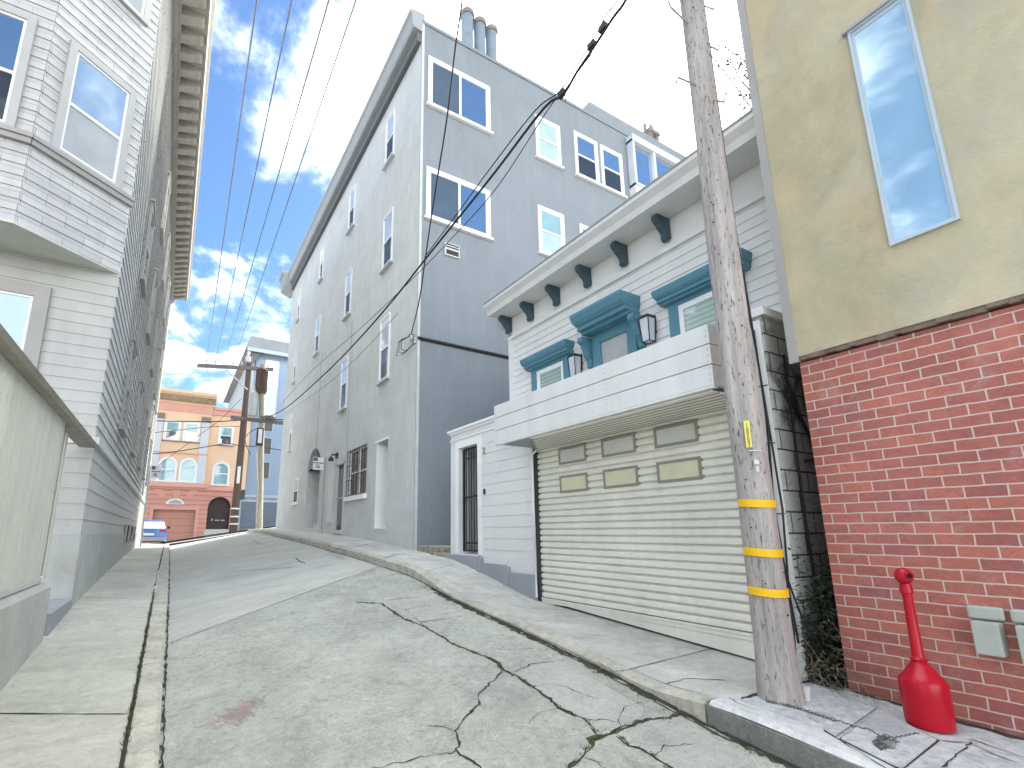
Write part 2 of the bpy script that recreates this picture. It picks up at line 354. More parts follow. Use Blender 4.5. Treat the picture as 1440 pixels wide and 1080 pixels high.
# utility-pole timber: vertical grain with splits
def woodmat(name, col, dark, scale=1.0):
    m, nt, p, out = newmat(name)
    _, pos = wallvec(nt)
    g1 = noi(nt, pos, 14*scale, 6, .7, stretch=(1, 1, .06)); g2 = noi(nt, pos, 58*scale, 5, .6, stretch=(1, 1, .18)); g3 = noi(nt, pos, 1.3, 4, .6)
    c = mixc(nt, ramp(nt, g1, [(.35, 0.0), (.65, 1.0)]), mulc(col, .72), mulc(col, 1.2))
    c = mixc(nt, ramp(nt, g2, [(.57, 0.0), (.67, 1.0)]), c, dark)
    c = mixc(nt, ramp(nt, g3, [(.4, 0.0), (.8, .5)]), c, mulc(col, .6))
    nt.links.new(c, p.inputs['Base Color']); p.inputs['Roughness'].default_value = .85
    n1 = bump(nt, g1, .7, .02); n2 = bump(nt, g2, .8, .012, n1); nt.links.new(n2, p.inputs['Normal'])
    return m
M['pole'] = woodmat('weathered_pole_timber', (.42, .39, .375), (.06, .05, .045))
M['pole_dark'] = woodmat('creosoted_pole_timber', (.11, .075, .06), (.03, .02, .02))
M['pole_pale'] = woodmat('pale_pole_timber', (.40, .375, .31), (.2, .17, .13))
M['arm'] = woodmat('crossarm_timber', (.15, .14, .14), (.05, .05, .05))

# ------------------------------------------------------------------ ground surfaces
def tab(pts):
    def f(y):
        if y <= pts[0][0]:
            a, b = pts[0], pts[1]
        elif y >= pts[-1][0]: return pts[-1][1]
        else:
            for a, b in zip(pts, pts[1:]):
                if y <= b[0]: break
        return a[1]+(b[1]-a[1])*(y-a[0])/(b[0]-a[0])
    def g(y):
        w = .35 if y < 12 else 1.2
        return sum(f(y+w*k/3)*(4-abs(k)) for k in range(-3, 4))/16
    return g
zWL = tab([(-8, -2.35), (-2, -1.88), (2, -1.62), (4, -1.53), (6.34, -1.39), (8.6, -1.2), (10, -1.09), (14.9, -.89), (22, -.68), (29.6, -.54), (34, -.5)])
zSR = tab([(-8, -2.3), (-2, -1.88), (1.5, -1.58), (2.68, -1.46), (3.76, -1.29), (5.26, -1.12), (6.7, -.97), (8.2, -.75), (11.3, -.57), (16.2, -.35), (24.6, -.03), (29.5, .02), (34, .03)])
zWR = tab([(-8, -1.95), (-2, -1.6), (1, -1.39), (2.35, -1.31), (3.1, -1.275), (6.5, -1.06), (7.6, -.82), (9.14, -.53), (11.1, -.43), (12.85, -.3), (15.5, -.15), (21, .03), (28.8, .26), (34, .29)])
KH = tab([(-9, .19), (2.3, .19), (2.75, .17), (3.15, .055), (7.0, .05), (7.7, .13), (8.3, .16), (34, .16)])
XL, XKL0, XKL1, XKR, XR = -1.2, -.13, .1, 3.8, 5.2
def zst(x, y):
    t = (x-XKL1)/(XKR-XKL1)
    return lerp(zWL(y)-.13, zSR(y), t)
def zwr(x, y):
    t = (x-XKR)/(XR-XKR)
    return lerp(zSR(y)+KH(y), zWR(y), t)
def zwl(x, y): return zWL(y)-.02*(x-XL)
def ghit(px, py, zf, z0=-1.3):
    """where the sight line of a photo pixel first meets a ground surface"""
    d = ray(px, py); f = lambda t: d.z*t-zf(min(max(d.x*t, -3), 7), d.y*t)
    t = 1.5
    while f(t) > 0 and t < 45: t += .05
    a, b = t-.05, t
    for _ in range(30):
        m_ = (a+b)/2
        if f(m_) > 0: a = m_
        else: b = m_
    return Vector((d.x*b, d.y*b, zf(d.x*b, d.y*b)))
def ys(a, b):
    r = []; y = a
    while y < b-1e-6:
        r.append(y); y += .12 if y < 12 else .5
    return r+[b]
def strip(zf, x0, x1, nx, y0, y1, dz=0.0, skirt=.25):
    mb = MB(); yy = ys(y0, y1); vs = []
    for y in yy:
        for i in range(nx+1):
            x = lerp(x0, x1, i/nx); vs.append((x, y, zf(x, y)+dz))
    w = nx+1
    fs = [(j*w+i, j*w+i+1, (j+1)*w+i+1, (j+1)*w+i) for j in range(len(yy)-1) for i in range(nx)]
    mb.add(vs, fs)
    return mb
Y0, Y1 = -6.0, 29.9
YJ = 7.75   # joint between the rough near slab and the smooth far slab (skewed like the photo's)
def yj(x): return 7.7+.55*(x-.1)
mb = MB()
def street_part(f0, f1, n):
    vs = []; nx = 14
    for j in range(n+1):
        for i in range(nx+1):
            x = lerp(XKL1, XKR, i/nx); y = lerp(f0(x), f1(x), j/n)
            vs.append((x, y, zst(x, y)))
    w = nx+1
    return vs, [(j*w+i, j*w+i+1, (j+1)*w+i+1, (j+1)*w+i) for j in range(n) for i in range(nx)]
mb.add(*street_part(lambda x: Y0, yj, 110)); o = mb.build('street', M['street'], kind='structure', smooth=True); o['label'] = 'rough cracked concrete roadway of the alley'
st_near = o
mb = MB(); mb.add(*street_part(yj, lambda x: Y1, 90)); o = mb.build('street', M['street_far'], kind='structure', smooth=True); o['label'] = 'smoother grey concrete roadway at the top of the alley'
mb = strip(zwl, -1.5, XKL0, 6, Y0, Y1); o = mb.build('sidewalk', M['walk'], kind='structure', smooth=True); o['label'] = 'narrow concrete sidewalk along the shingled house'; walk_l = o
# left kerb
def kerb_block(F0, F1, zt, y0, y1, drop, mname, gap=0.0):
    mb = MB(); yy = ys(y0, y1)
    prof = [(F0, -.3), (F0, 0), (F1-.03, 0), (F1, -.025), (F1+.012, -drop)] if F1 > F0 else [(F0, -.3), (F0, 0), (F1+.03, 0), (F1, -.025), (F1-.012, -drop)]
    vs = []
    for y in yy:
        for x, dz in prof:
            vs.append((x, y, zt(y)+dz))
    w = len(prof)
    fs = [(j*w+i, j*w+i+1, (j+1)*w+i+1, (j+1)*w+i) for j in range(len(yy)-1) for i in range(w-1)]
    fs += [tuple(range(w)), tuple(range((len(yy)-1)*w, len(yy)*w))]
    return mb.add(vs, fs)
ktl = lambda y: zWL(y)-.015
mb = MB()
for a, b in ((Y0, 2.1), (2.112, 6.6), (6.612, 12.4), (12.412, 18), (18.012, 24), (24.012, Y1)):
    k = kerb_block(XKL0+.03, XKL1, ktl, a, b, .3, 'k'); mb.add(k.v, k.f)
o = mb.build('kerb', M['kerb'], kind='structure'); o['label'] = 'left kerb of the alley'
# right sidewalk and kerb
mb = strip(zwr, XKR+.16, XR+.9, 10, 2.62, Y1); o = mb.build('sidewalk', M['walk_r'], kind='structure', smooth=True); o['label'] = 'grey sidewalk in front of the garage door'; walk_r = o
mb = strip(zwr, XKR+.22, XR+.9, 10, Y0, 2.61); o = mb.build('sidewalk', M['walk_white'], kind='structure', smooth=True); o['label'] = 'paint splashed sidewalk under the brick wall'; walk_w = o
ktr = lambda y: zSR(y)+KH(y)
mb = MB()
for a, b in ((2.72, 5.0), (5.01, 7.55), (7.56, 10.2), (10.21, 13.5), (13.51, 19), (19.01, Y1)):
    k = kerb_block(XKR+.18, XKR, ktr, a, b, .35, 'k'); mb.add(k.v, k.f)
o = mb.build('kerb', M['kerb'], kind='structure'); o['label'] = 'right kerb dropping at the garage'
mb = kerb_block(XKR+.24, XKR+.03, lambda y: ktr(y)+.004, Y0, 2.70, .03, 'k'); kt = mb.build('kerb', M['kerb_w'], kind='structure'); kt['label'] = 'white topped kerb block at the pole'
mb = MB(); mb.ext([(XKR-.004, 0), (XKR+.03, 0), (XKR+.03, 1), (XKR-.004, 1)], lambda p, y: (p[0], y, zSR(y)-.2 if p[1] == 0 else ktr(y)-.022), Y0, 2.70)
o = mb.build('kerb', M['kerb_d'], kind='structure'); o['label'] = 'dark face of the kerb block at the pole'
# cross street plane at the crest, and the wide ground sheet
def zcross(x, y): return -.56+.16*x-.012*(y-30)
mb = MB(); mb.add([(x, y, zcross(max(-12, min(30, x)), y)-.015) for y in (29.9, 40) for x in (-30, -12, 0, 30, 60)], [(i, i+1, i+6, i+5) for i in range(4)])
o = mb.build('cross_street', M['asphalt'], kind='structure'); o['label'] = 'cross street sloping past the head of the alley'
mb = MB(); mb.add([(x, y, zcross(max(-12, min(30, x)), 40)-.02+.14*(y > 39.99)-.0) for y in (40, 46) for x in (-30, -12, 0, 30, 60)], [(i, i+1, i+6, i+5) for i in range(4)])
o = mb.build('sidewalk', M['walk'], kind='structure'); o['label'] = 'far sidewalk across the cross street'
mb = MB(); mb.quad((-900, -900, -6), (900, -900, -6), (900, 900, -6), (-900, 900, -6)); mb.build('ground', M['ground'], kind='structure')

# ---- cracks, joints, moss: thin sheets of dirt lying on the concrete (all belong to the surface they lie on)
def jag(pts, step=.06, amp=.018, seed=0):
    rnd = random.Random(seed); out = []
    for a, b in zip(pts, pts[1:]):
        n = max(1, int((b-a).length/step))
        for i in range(n):
            p = a.lerp(b, i/n); p = Vector((p.x+rnd.uniform(-amp, amp), p.y+rnd.uniform(-amp, amp), 0)); out.append(p)
    return out+[pts[-1]]
def ribbon(mb, pts, w0, w1, zf, dz=.004, seed=0, step=.06, amp=.018):
    rnd = random.Random(seed+99); pts = jag(pts, step, amp, seed); n = len(pts); vs = []
    hv = [rnd.random()**4 for _ in range(n+4)]; hv = [(hv[i]+2*hv[i+1]+3*hv[i+2]+2*hv[i+3]+hv[i+4])/9 for i in range(n)]
    for i, p in enumerate(pts):
        t = pts[min(i+1, n-1)]-pts[max(i-1, 0)]; t.z = 0; t.normalize(); q = Vector((-t.y, t.x, 0))
        w = rnd.uniform(w0, w1)*.5*(.35+2.6*hv[i])*(1 if 0 < i < n-1 else .3)
        for s in (-1, 1):
            a = p+q*(w*s*rnd.uniform(.75, 1.25)); vs.append((a.x, a.y, zf(a.x, a.y)+dz))
    return mb.add(vs, [(2*i, 2*i+1, 2*i+3, 2*i+2) for i in range(n-1)])
CR = [([(500, 847), (537, 849), (567, 870), (604, 885), (637, 905), (667, 918), (696, 928), (708, 943), (727, 951), (750, 966), (787, 995), (825, 1014), (838, 1032)], .02, .05),
      ([(706, 943), (698, 953), (673, 976), (673, 991), (656, 1007), (641, 1028), (646, 1045), (641, 1058), (675, 1079), (700, 1110)], .022, .045),
      ([(641, 1058), (604, 1063), (533, 1079), (470, 1095)], .012, .025),
      ([(960, 1004), (941, 1010), (912, 1012), (875, 1024), (833, 1041), (817, 1066), (795, 1085), (770, 1110)], .02, .055),
      ([(721, 946), (746, 935), (783, 929)], .015, .03), ([(871, 1036), (887, 1049), (917, 1062), (950, 1085)], .02, .05),
      ([(591, 875), (625, 871), (650, 866)], .012, .03), ([(542, 844), (592, 839)], .01, .02), ([(604, 886), (570, 856)], .01, .02),
      ([(415, 784), (422, 790), (430, 792)], .03, .07), ([(560, 860), (590, 853), (612, 852)], .008, .016), ([(750, 966), (772, 962), (800, 968), (842, 985)], .008, .014), ([(787, 995), (760, 1003), (742, 1020)], .008, .016), ([(875, 1024), (868, 1010), (880, 995), (905, 988)], .008, .016), ([(825, 1014), (850, 1012), (870, 1016)], .01, .03), ([(917, 1062), (935, 1050), (975, 1047)], .008, .016), ([(641, 1028), (615, 1020), (596, 1022)], .006, .012), ([(817, 1066), (840, 1072), (862, 1090)], .01, .02), ([(667, 918), (690, 912), (722, 915), (752, 912)], .006, .012)]
mb = MB(); mo = MB()
for i, (pp, a, b) in enumerate(CR):
    P = [ghit(x, y, zst) for x, y in pp]
    ribbon(mb, P, a*.45, b*.5, zst, .004, i, step=.035, amp=.014)
    if i in (0, 3, 5): ribbon(mo, [P[k] for k in range(len(P))], a*.1, b*.9, zst, .002, i+50, step=.07, amp=.02)
# dirt line where roadway meets the kerbs
ribbon(mb, [Vector((XKL1+.03, y, 0)) for y in (-2, 1, 3, 6, 9, 14, 20, 29)], .008, .03, zst, .005, 71, .07, .008)
ribbon(mb, [Vector((XKR-.03, y, 0)) for y in (-2, 1, 3, 5, 7.4)], .04, .10, zst, .005, 72, .06, .012)
ribbon(mo, [Vector((XKR-.07, y, 0)) for y in (1.6, 3, 5, 7.2)], .01, .07, zst, .003, 73, .05, .02)
ribbon(mb, [Vector((XKR-.015, y, 0)) for y in (7.4, 12, 20, 28)], .015, .03, zst, .005, 74, .1, .006)
mb.build('crack', M['dirt'], st_near); mo.build('moss', M['moss'], st_near)
mb = MB()
ribbon(mb, [Vector((x, yj(x)+.0, 0)) for x in (.12, 1, 2, 3, 3.78)], .012, .024, zst, .004, 80, .08, .006)
for yy_ in (11.8, 17.5, 23): ribbon(mb, [Vector((x, yy_+.3*(x-.1), 0)) for x in (.12, 1.9, 3.78)], .012, .022, zst, .004, int(yy_), .1, .006)
for q in ([(355, 760), (375, 768), (420, 763)], [(366, 778), (420, 772)], [(330, 804), (420, 797)]):
    ribbon(mb, [ghit(x, y, zst, -.4) for x, y in q], .02, .04, zst, .004, 7, .2, .01)
mb.build('joint', M['joint'], st_near)
# the bluish newer slabs between crack and kerb
def slab(pp, mat_, dz, name='patch'):
    P = [ghit(x, y, zst) for x, y in pp]; c = sum(P, Vector())/len(P)
    mb = MB(); n = 8; vs = []; fs = []
    k = len(P); pts = []
    for a, b in zip(P, P[1:]+P[:1]): pts += [a.lerp(b, i/5) for i in range(5)]
    k = len(pts)
    for r_ in range(n+1):
        for p in pts:
            q = c.lerp(p, r_/n); vs.append((q.x, q.y, zst(q.x, q.y)+dz))
    fs = [(r_*k+i, r_*k+(i+1) % k, (r_+1)*k+(i+1) % k, (r_+1)*k+i) for r_ in range(n) for i in range(k)]
    mb.add(vs, fs); return mb.build(name, mat_, st_near)
slab([(727, 948), (748, 937), (786, 931), (905, 995), (900, 1010), (872, 1022), (838, 1028), (787, 993), (750, 964)], M['patch'], .0022)
slab([(541, 846), (594, 841), (628, 868), (592, 874), (567, 866)], M['patch'], .0022)
slab([(880, 1030), (915, 1013), (955, 1008), (1060, 1070), (1040, 1085), (960, 1090), (915, 1060)], M['patch'], .0022)
# faded red spray mark
mb = MB(); rnd = random.Random(5)
A, B = ghit(300, 1025, zst), ghit(372, 978, zst); ax = (B-A); pr = Vector((-ax.y, ax.x, 0)).normalized()
for i in range(520):
    t = min(1, max(0, rnd.gauss(.42, .22))); p = A+ax*t+pr*rnd.gauss(0, .11*(1.3-t)); s = rnd.uniform(.003, .013)
    ang = rnd.uniform(0, 6.3)
    mb.add([(p.x+s*math.cos(ang+k*1.05)*rnd.uniform(.5, 1.3), p.y+s*math.sin(ang+k*1.05)*rnd.uniform(.5, 1.3), zst(p.x, p.y)+.004+i*.000002) for k in range(6)], [(0, 1, 2, 3, 4, 5)])
mb.build('paint_mark', M['redstain'], st_near)
# left sidewalk: joints + weedy gap beside the kerb
mb = MB()
for yj_ in (1.9, 5.25, 10.2, 15, 20, 25): ribbon(mb, [Vector((XL, yj_+.45, 0)), Vector((-.6, yj_+.2, 0)), Vector((XKL0, yj_, 0))], .010, .018, zwl, .004, int(yj_*10), .1, .004)
ribbon(mb, [Vector((XKL0+.012, y, 0)) for y in (-2, 1, 3, 6, 9, 14, 20, 29)], .008, .03, zwl, .016, 81, .06, .008)
ribbon(mb, [Vector((XL+.008, y, 0)) for y in (-2, 1, 3, 6, 7.7)], .015, .03, zwl, .004, 83, .08, .006)
mb.build('joint', M['dirt'], walk_l)
mb = MB()
for q in ([(864, 946), (887, 941), (900, 938)], [(937, 962), (967, 954), (1021, 957)], [(840, 930), (864, 946)]):
    ribbon(mb, [ghit(x, y, zwr) for x, y in q], .008, .022, zwr, .004, 9, .05, .01)
for q in ([(887, 941), (971, 920), (1030, 905)], [(500, 790), (560, 777)], [(590, 806), (640, 793)]):
    ribbon(mb, [ghit(x, y, zwr) for x, y in q], .006, .010, zwr, .004, 10, .1, .003)
mb.build('joint', M['dirt'], walk_r)
mb = MB()
for q in ([(440, 775), (520, 765)], [(455, 764), (520, 790), (560, 780)], [(505, 784), (535, 783), (570, 778)]):
    ribbon(mb, [ghit(x, y, zwr, -.3) for x, y in q], .012, .05, zwr, .004, 11, .1, .01)
mb.build('stain', M['joint'], walk_r)
# covers set in the near right sidewalk, dirt filled joint lines, cracks
def cover(quad, name, label, m):
    P = [ghit(x, y, zwr) for x, y in quad]
    t = thing(name, label, 'utility cover', sum(P, Vector())/4)
    c = sum(P, Vector())/4; mb = MB()
    ring = P+P[:1]
    mb.add([(p.x, p.y, zwr(p.x, p.y)+.003) for p in P], [(0, 1, 2, 3)]); mb.build('rim', M['dirt'], t)
    mb = MB(); sh_ = lambda p, w_: p+(c-p).normalized()*w_; Q = [sh_(p, .02) for p in P]
    vs = [(p.x, p.y, zwr(p.x, p.y)+.002) for p in Q]+[(p.x, p.y, zwr(p.x, p.y)+.012) for p in [sh_(p, .024) for p in P]]
    mb.add(vs, [(0, 1, 2, 3), (4, 5, 6, 7), (0, 1, 5, 4), (1, 2, 6, 5), (2, 3, 7, 6), (3, 0, 4, 7)]); mb.build('lid', m, t)
cover([(1158, 1028), (1222, 992), (1233, 997), (1174, 1038)], 'utility_cover', 'narrow concrete cover strip in the sidewalk between pole and red receptacle', M['walk_white'])
cover([(1179, 1040), (1238, 999), (1322, 1042), (1268, 1085)], 'utility_cover', 'broad pale concrete cover beside the red receptacle', M['walk_white'])
mb = MB()
for q in ([(1078, 987), (1105, 993), (1140, 1003), (1185, 1016), (1230, 1033)], [(1322, 1042), (1364, 1046), (1400, 1062), (1436, 1075)], [(1325, 1080), (1350, 1060), (1366, 1044)], [(1190, 1045), (1250, 1075), (1290, 1092)], [(1175, 1038), (1225, 1068), (1262, 1090)], [(1365, 1040), (1400, 1052), (1440, 1066)], [(1025, 982), (1040, 990), (1060, 1000)]):
    ribbon(mb, [ghit(x, y, zwr) for x, y in q], .008, .02, zwr, .006, 12, .04, .008)
ribbon(mb, [Vector((XR-.03, y, 0)) for y in (-2, 0, 1.2, 2.3)], .05, .14, zwr, .005, 84, .06, .02)
ribbon(mb, [Vector((x, 2.6, 0)) for x in (4.1, 4.5, 4.9, 5.2)], .01, .03, zwr, .005, 85, .05, .01)
mb.build('joint', M['dirt'], walk_w)

# grass and moss tufts in the cracks (uncountable)
def tufts(name, spots, m, label, h0, h1, rad, per=9, seed=3):
    rnd = random.Random(seed); mb = MB()
    for (x, y, z) in spots:
        for k in range(per):
            a = rnd.uniform(0, 6.3); r_ = rnd.uniform(0, rad); b = Vector((x+r_*math.cos(a), y+r_*math.sin(a), z))
            h = rnd.uniform(h0, h1); l = Vector((rnd.uniform(-.6, .6)*h, rnd.uniform(-.6, .6)*h, h)); w = Vector((math.cos(a+1.57), math.sin(a+1.57), 0))*rnd.uniform(.0015, .004)
            mb.add([b-w, b+w, b+l*.6+w*.7, b+l, b+l*.6-w*.7], [(0, 1, 2, 3, 4)])
    o = mb.build(name, m); tag(o, label, 'grass', kind='stuff'); return o
rnd = random.Random(21); sp = []
for i in range(330):
    y = rnd.uniform(2.0, 11) if rnd.random() < .75 else rnd.uniform(2, 22)
    sp.append((XKL0+rnd.uniform(.0, .03), y, zWL(y)+.002))
for i in range(90):
    y = rnd.uniform(2.0, 10); sp.append((XKL1+.02, y, zst(XKL1+.02, y)))
tufts('grass', sp, M['grass'], 'dark weeds growing in the gaps beside the left kerb', .008, .035, .02, 7, 4)
sp = []
for i in range(260):
    y = rnd.uniform(1.6, 7.6); x = XKR-abs(rnd.gauss(.02, .05)); sp.append((x, y, zst(x, y)))
for pp, a, b in (CR[0], CR[3], CR[5]):
    P = [ghit(x, y, zst) for x, y in pp]
    for a_, b_ in zip(P, P[1:]):
        for i in range(5):
            p = a_.lerp(b_, rnd.random()); sp.append((p.x+rnd.gauss(0, .015), p.y+rnd.gauss(0, .015), zst(p.x, p.y)))
tufts('grass', sp, M['moss'], 'mossy tufts in the street cracks and along the right kerb', .005, .022, .03, 8, 6)

# ------------------------------------------------------------------ windows
def window(parent, F, r, fm, top, bot=None, cas=.09, out=.05, sash=.045, sill=True, slider=False, sillm=None, split=.5, sd=.09, n0=0.0):
    u0, u1, v0, v1 = r
    w = MB()
    for a in ((u0, u0+cas, v0, v1), (u1-cas, u1, v0, v1), (u0+cas, u1-cas, v1-cas, v1), (u0+cas, u1-cas, v0, v0+cas*.7)): w.fb(F, *a, n0-.02, n0+out)
    a0, a1, b0, b1 = u0+cas, u1-cas, v0+cas*.7, v1-cas
    s = sash; d = n0+out*.6
    for a in ((a0, a0+s, b0, b1), (a1-s, a1, b0, b1), (a0+s, a1-s, b1-s, b1), (a0+s, a1-s, b0, b0+s)): w.fb(F, *a, n0-.02, d)
    if slider: m = (a0+a1)/2; w.fb(F, m-s*.7, m+s*.7, b0+s, b1-s, n0-.02, d+.01)
    elif bot is not None: m = lerp(b0, b1, split); w.fb(F, a0+s, a1-s, m-s*.6, m+s*.6, n0-.02, d+.012)
    o = w.build('window', fm, parent)
    if bot is None:
        MB().fb(F, a0+s*.5, a1-s*.5, b0+s*.5, b1-s*.5, n0+.004, n0+out*.25).build('pane', top, o)
    elif slider:
        MB().fb(F, a0+s*.5, m, b0+s*.5, b1-s*.5, n0+.004, n0+out*.25).build('pane', bot, o)
        MB().fb(F, m, a1-s*.5, b0+s*.5, b1-s*.5, n0+.004, n0+out*.22).build('pane', top, o)
    else:
        MB().fb(F, a0+s*.5, a1-s*.5, m, b1-s*.5, n0+.004, n0+out*.35).build('pane', top, o)
        MB().fb(F, a0+s*.5, a1-s*.5, b0+s*.5, m, n0+.004, n0+out*.18).build('pane', bot, o)
    if sill:
        MB().fb(F, u0-.06, u1+.06, v0-.07, v0, n0-.02, n0+sd).build('sill', sillm or fm, o)
    return o

# ------------------------------------------------------------------ the grey apartment building on the right
YC, YE, ZT = 11.2, 29.5, 15.35
gb = thing('apartment_building', 'tall grey stucco apartment building with white framed windows in the middle of the alley', 'apartment building', (XR, YC, -.4))
FS = FX(XR); FRr = FY(YC)
arch = FS.rect((429, 637), (448, 624), (446, 740), (427.8, 740)); arch = (20.45, 22.6, .18, 3.6)
door = (17.05, 18.1, .1, 2.5); niche = (13.02, 13.86, .12, 2.62); barw = (14.75, 16.6, 1.2, 2.75)
mb = MB(); mb.holes(FS, YC, YE, -1.2, ZT, [(arch[0], arch[1], arch[2], 2.75, .9), (arch[0]+.0001, arch[1]-.0001, 2.75, arch[3], .9), (*door, .16), (*niche, .55), (*barw, .14)])
# arch spandrels close the square top of the arched opening
n = 14; ac, ar, az = (arch[0]+arch[1])/2, (arch[1]-arch[0])/2, 2.75
hh = arch[3]-az
for sgn in (-1, 1):
    poly = [(ac+sgn*ar, az), (ac+sgn*ar, arch[3]), (ac, arch[3])]+[(ac+sgn*ar*math.sin(t), az+hh*math.cos(t)) for t in [math.pi/2*k/n for k in range(0, n+1)]]
    mb.ext(poly, lambda p, q: FS(p[0], p[1], q), -.9, -.0015)
mb.quad((XR, YE, -1.2), (XR+18, YE, -1.2), (XR+18, YE, ZT), (XR, YE, ZT))
mb.quad((XR, YC, ZT-.02), (XR+18, YC, ZT-.02), (XR+18, YE, ZT-.02), (XR, YE, ZT-.02))
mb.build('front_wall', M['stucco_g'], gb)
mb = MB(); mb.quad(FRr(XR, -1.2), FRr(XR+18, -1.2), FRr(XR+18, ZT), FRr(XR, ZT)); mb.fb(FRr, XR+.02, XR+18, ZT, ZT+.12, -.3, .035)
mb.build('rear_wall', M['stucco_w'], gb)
MB().fb(FRr, XR+.01, XR+.09, -1, ZT, .002, .02).build('corner_board', M['stucco_g'], gb)
# cornice along the front with a dark strip as painted soffit shade, and projecting end block
mb = MB(); prof = [(0, 14.95), (.0, 15.02), (.26, 15.06), (.30, 15.12), (.34, 15.5), (.40, 15.56), (.40, 15.68), (-.1, 15.72), (-.1, 14.95)]
mb.ext(prof, lambda p, t: FS(t, p[1], p[0]), YC-.02, YE+.3)
prof2 = [(0, 14.55), (.55, 14.8), (.62, 15.5), (.75, 15.6), (.75, 15.8), (-.1, 15.8), (-.1, 14.55)]
mb.ext(prof2, lambda p, t: FS(t, p[1], p[0]), YE-.3, YE+.9)
cor = mb.build('cornice', M['cornice_g'], gb)
mb = MB(); mb.fb(FS, YC, YE-.31, 14.62, 14.945, .002, .14); mb.build('soffit_shade', M['shade_and_eave'], cor)
rows = [[(13.23, 13.89, 12.2, 13.93), (17.31, 17.94, 12.05, 13.8), (22.0, 22.5, 12.0, 13.7), (26.95, 27.4, 11.85, 13.6)],
        [(13.13, 13.84, 8.3, 10.11), (17.25, 17.9, 8.25, 10.08), (21.92, 22.55, 8.22, 9.99), (26.85, 27.3, 8.15, 9.94)],
        [(13.12, 13.8, 4.53, 6.5), (17.22, 17.9, 4.53, 6.44), (26.7, 27.2, 4.3, 6.2)]]
for ri, row in enumerate(rows):
    for r_ in row:
        window(gb, FS, (r_[0]-.05, r_[1]+.05, r_[2]-.03, r_[3]+.05), M['white'], G['bright'], G['dark'], cas=.05, out=.045, sash=.05, sd=.12, sillm=M['trim_light'])
window(gb, FS, (24.25, 25.3, 1.38, 2.6), M['white'], G['curtain'], G['dark'], cas=.05, out=.04)
# arched entrance: back wall, door, steps, letter plate
mb = MB(); mb.fb(FS, arch[0]-.05, arch[1]+.05, arch[2]-.1, arch[3]+.05, -1.0, -.9); pw = mb.build('porch_back', M['stucco_g'], gb)
mb = MB(); mb.fb(FS, 21.0, 22.1, arch[2]+.2, 2.6, -.9, -.86); MB().fb(FS, 20.56, 20.9, 1.75, 2.25, -.9, -.83).build('letter_box', M['black'], pw); mb.build('entrance_door', M['white'], pw)
mb = MB(); mb.fb(FS, arch[0]-.02, arch[1]+.02, arch[2]-.35, arch[2]-.17, .0, .22); mb.fb(FS, arch[0]+.002, arch[1]-.002, arch[2]-.16, arch[2]+.012, -.88, .02); mb.fb(FS, arch[0]+.003, arch[1]-.003, arch[2]+.012, arch[2]+.19, -.88, -.35)
mb.build('entrance_step', M['trim_light'], gb)
# dark door, its frame and lamp
d = MB(); d.fb(FS, door[0]+.06, door[1]-.06, door[2], door[3]-.06, -.14, -.1)
dd = d.build('side_door', M['black'], gb)
k = MB()
for i in range(5):
    u = lerp(door[0]+.2, door[1]-.2, i/4); k.fb(FS, u-.012, u+.012, door[2]+.15, door[3]-.2, -.1, -.085)
k.fb(FS, door[0]+.12, door[1]-.12, 1.2, 1.25, -.085, -.07); k.build('grille', M['galv'], dd)
k = MB(); k.fb(FS, door[1]-.19, door[1]-.1, 1.12, 1.3, -.1, -.07); k.tube([FS(door[1]-.15, 1.2, -.08), FS(door[1]-.15, 1.2, .02), FS(door[1]-.28, 1.2, .02)], .015); k.build('handle', M['galv'], dd)
f = MB()
for a in ((door[0]-.06, door[0]+.06, door[2], door[3]), (door[1]-.06, door[1]+.06, door[2], door[3]), (door[0]-.06, door[1]+.06, door[3]-.06, door[3]+.06)): f.fb(FS, *a, -.15, .012)
f.fb(FS, door[0], door[1], door[2]-.14, door[2], -.15, .05)
f.build('door_frame', M['stucco_g'], gb)
k = MB(); k.fb(FS, 17.9, 18.15, 2.72, 2.92, .0, .05); k.tube([FS(18.02, 2.82, .04), FS(18.02, 2.85, .2), FS(18.02, 2.74, .24)], .03); k.lathe(FS(18.02, 2.6, .24), [(.02, .17), (.09, .1), (.1, 0)], 12); k.build('wall_lamp', M['black'], gb)
MB().fb(FS, 18.35, 19.0, .35, 2.55, .002, .045).build('wall_panel', M['trim_light'], gb)
# barred window
f = MB()
for a in ((barw[0]-.05, barw[0]+.05, barw[2], barw[3]), (barw[1]-.05, barw[1]+.05, barw[2], barw[3]), (barw[0]+.05, barw[1]-.05, barw[3]-.06, barw[3]+.02), (barw[0]+.05, barw[1]-.05, barw[2], barw[2]+.05), (15.63, 15.7, barw[2]+.05, barw[3]-.06), (barw[0]+.05, 15.63, 1.95, 2.0), (15.7, barw[1]-.05, 1.95, 2.0)): f.fb(FS, *a, -.13, -.05)
bw = f.build('window', M['white'], gb)
MB().fb(FS, barw[0]+.03, barw[1]-.03, barw[2]+.03, barw[3]-.03, -.138, -.11).build('pane', G['dark'], bw)
g_ = MB()
for i in range(8): u = lerp(barw[0]+.06, barw[1]-.06, i/7); g_.tube([FS(u, barw[2]-.02, .06), FS(u, barw[3]+.02, .06)], .012, 6)
for i in range(4): v = lerp(barw[2]+.02, barw[3]-.02, i/3); g_.fb(FS, barw[0]-.08, barw[1]+.08, v-.012, v+.012, .045, .052)
for i in range(3):
    for j in range(4): u = lerp(barw[0]+.18, barw[1]-.4, j/3); v = lerp(barw[2]+.3, barw[3]-.3, i/2); g_.tube([FS(u, v-.12, .06), FS(u+.11, v, .06), FS(u+.22, v+.12, .06)], .008, 5)
g_.build('window_bars', M['black'], bw)
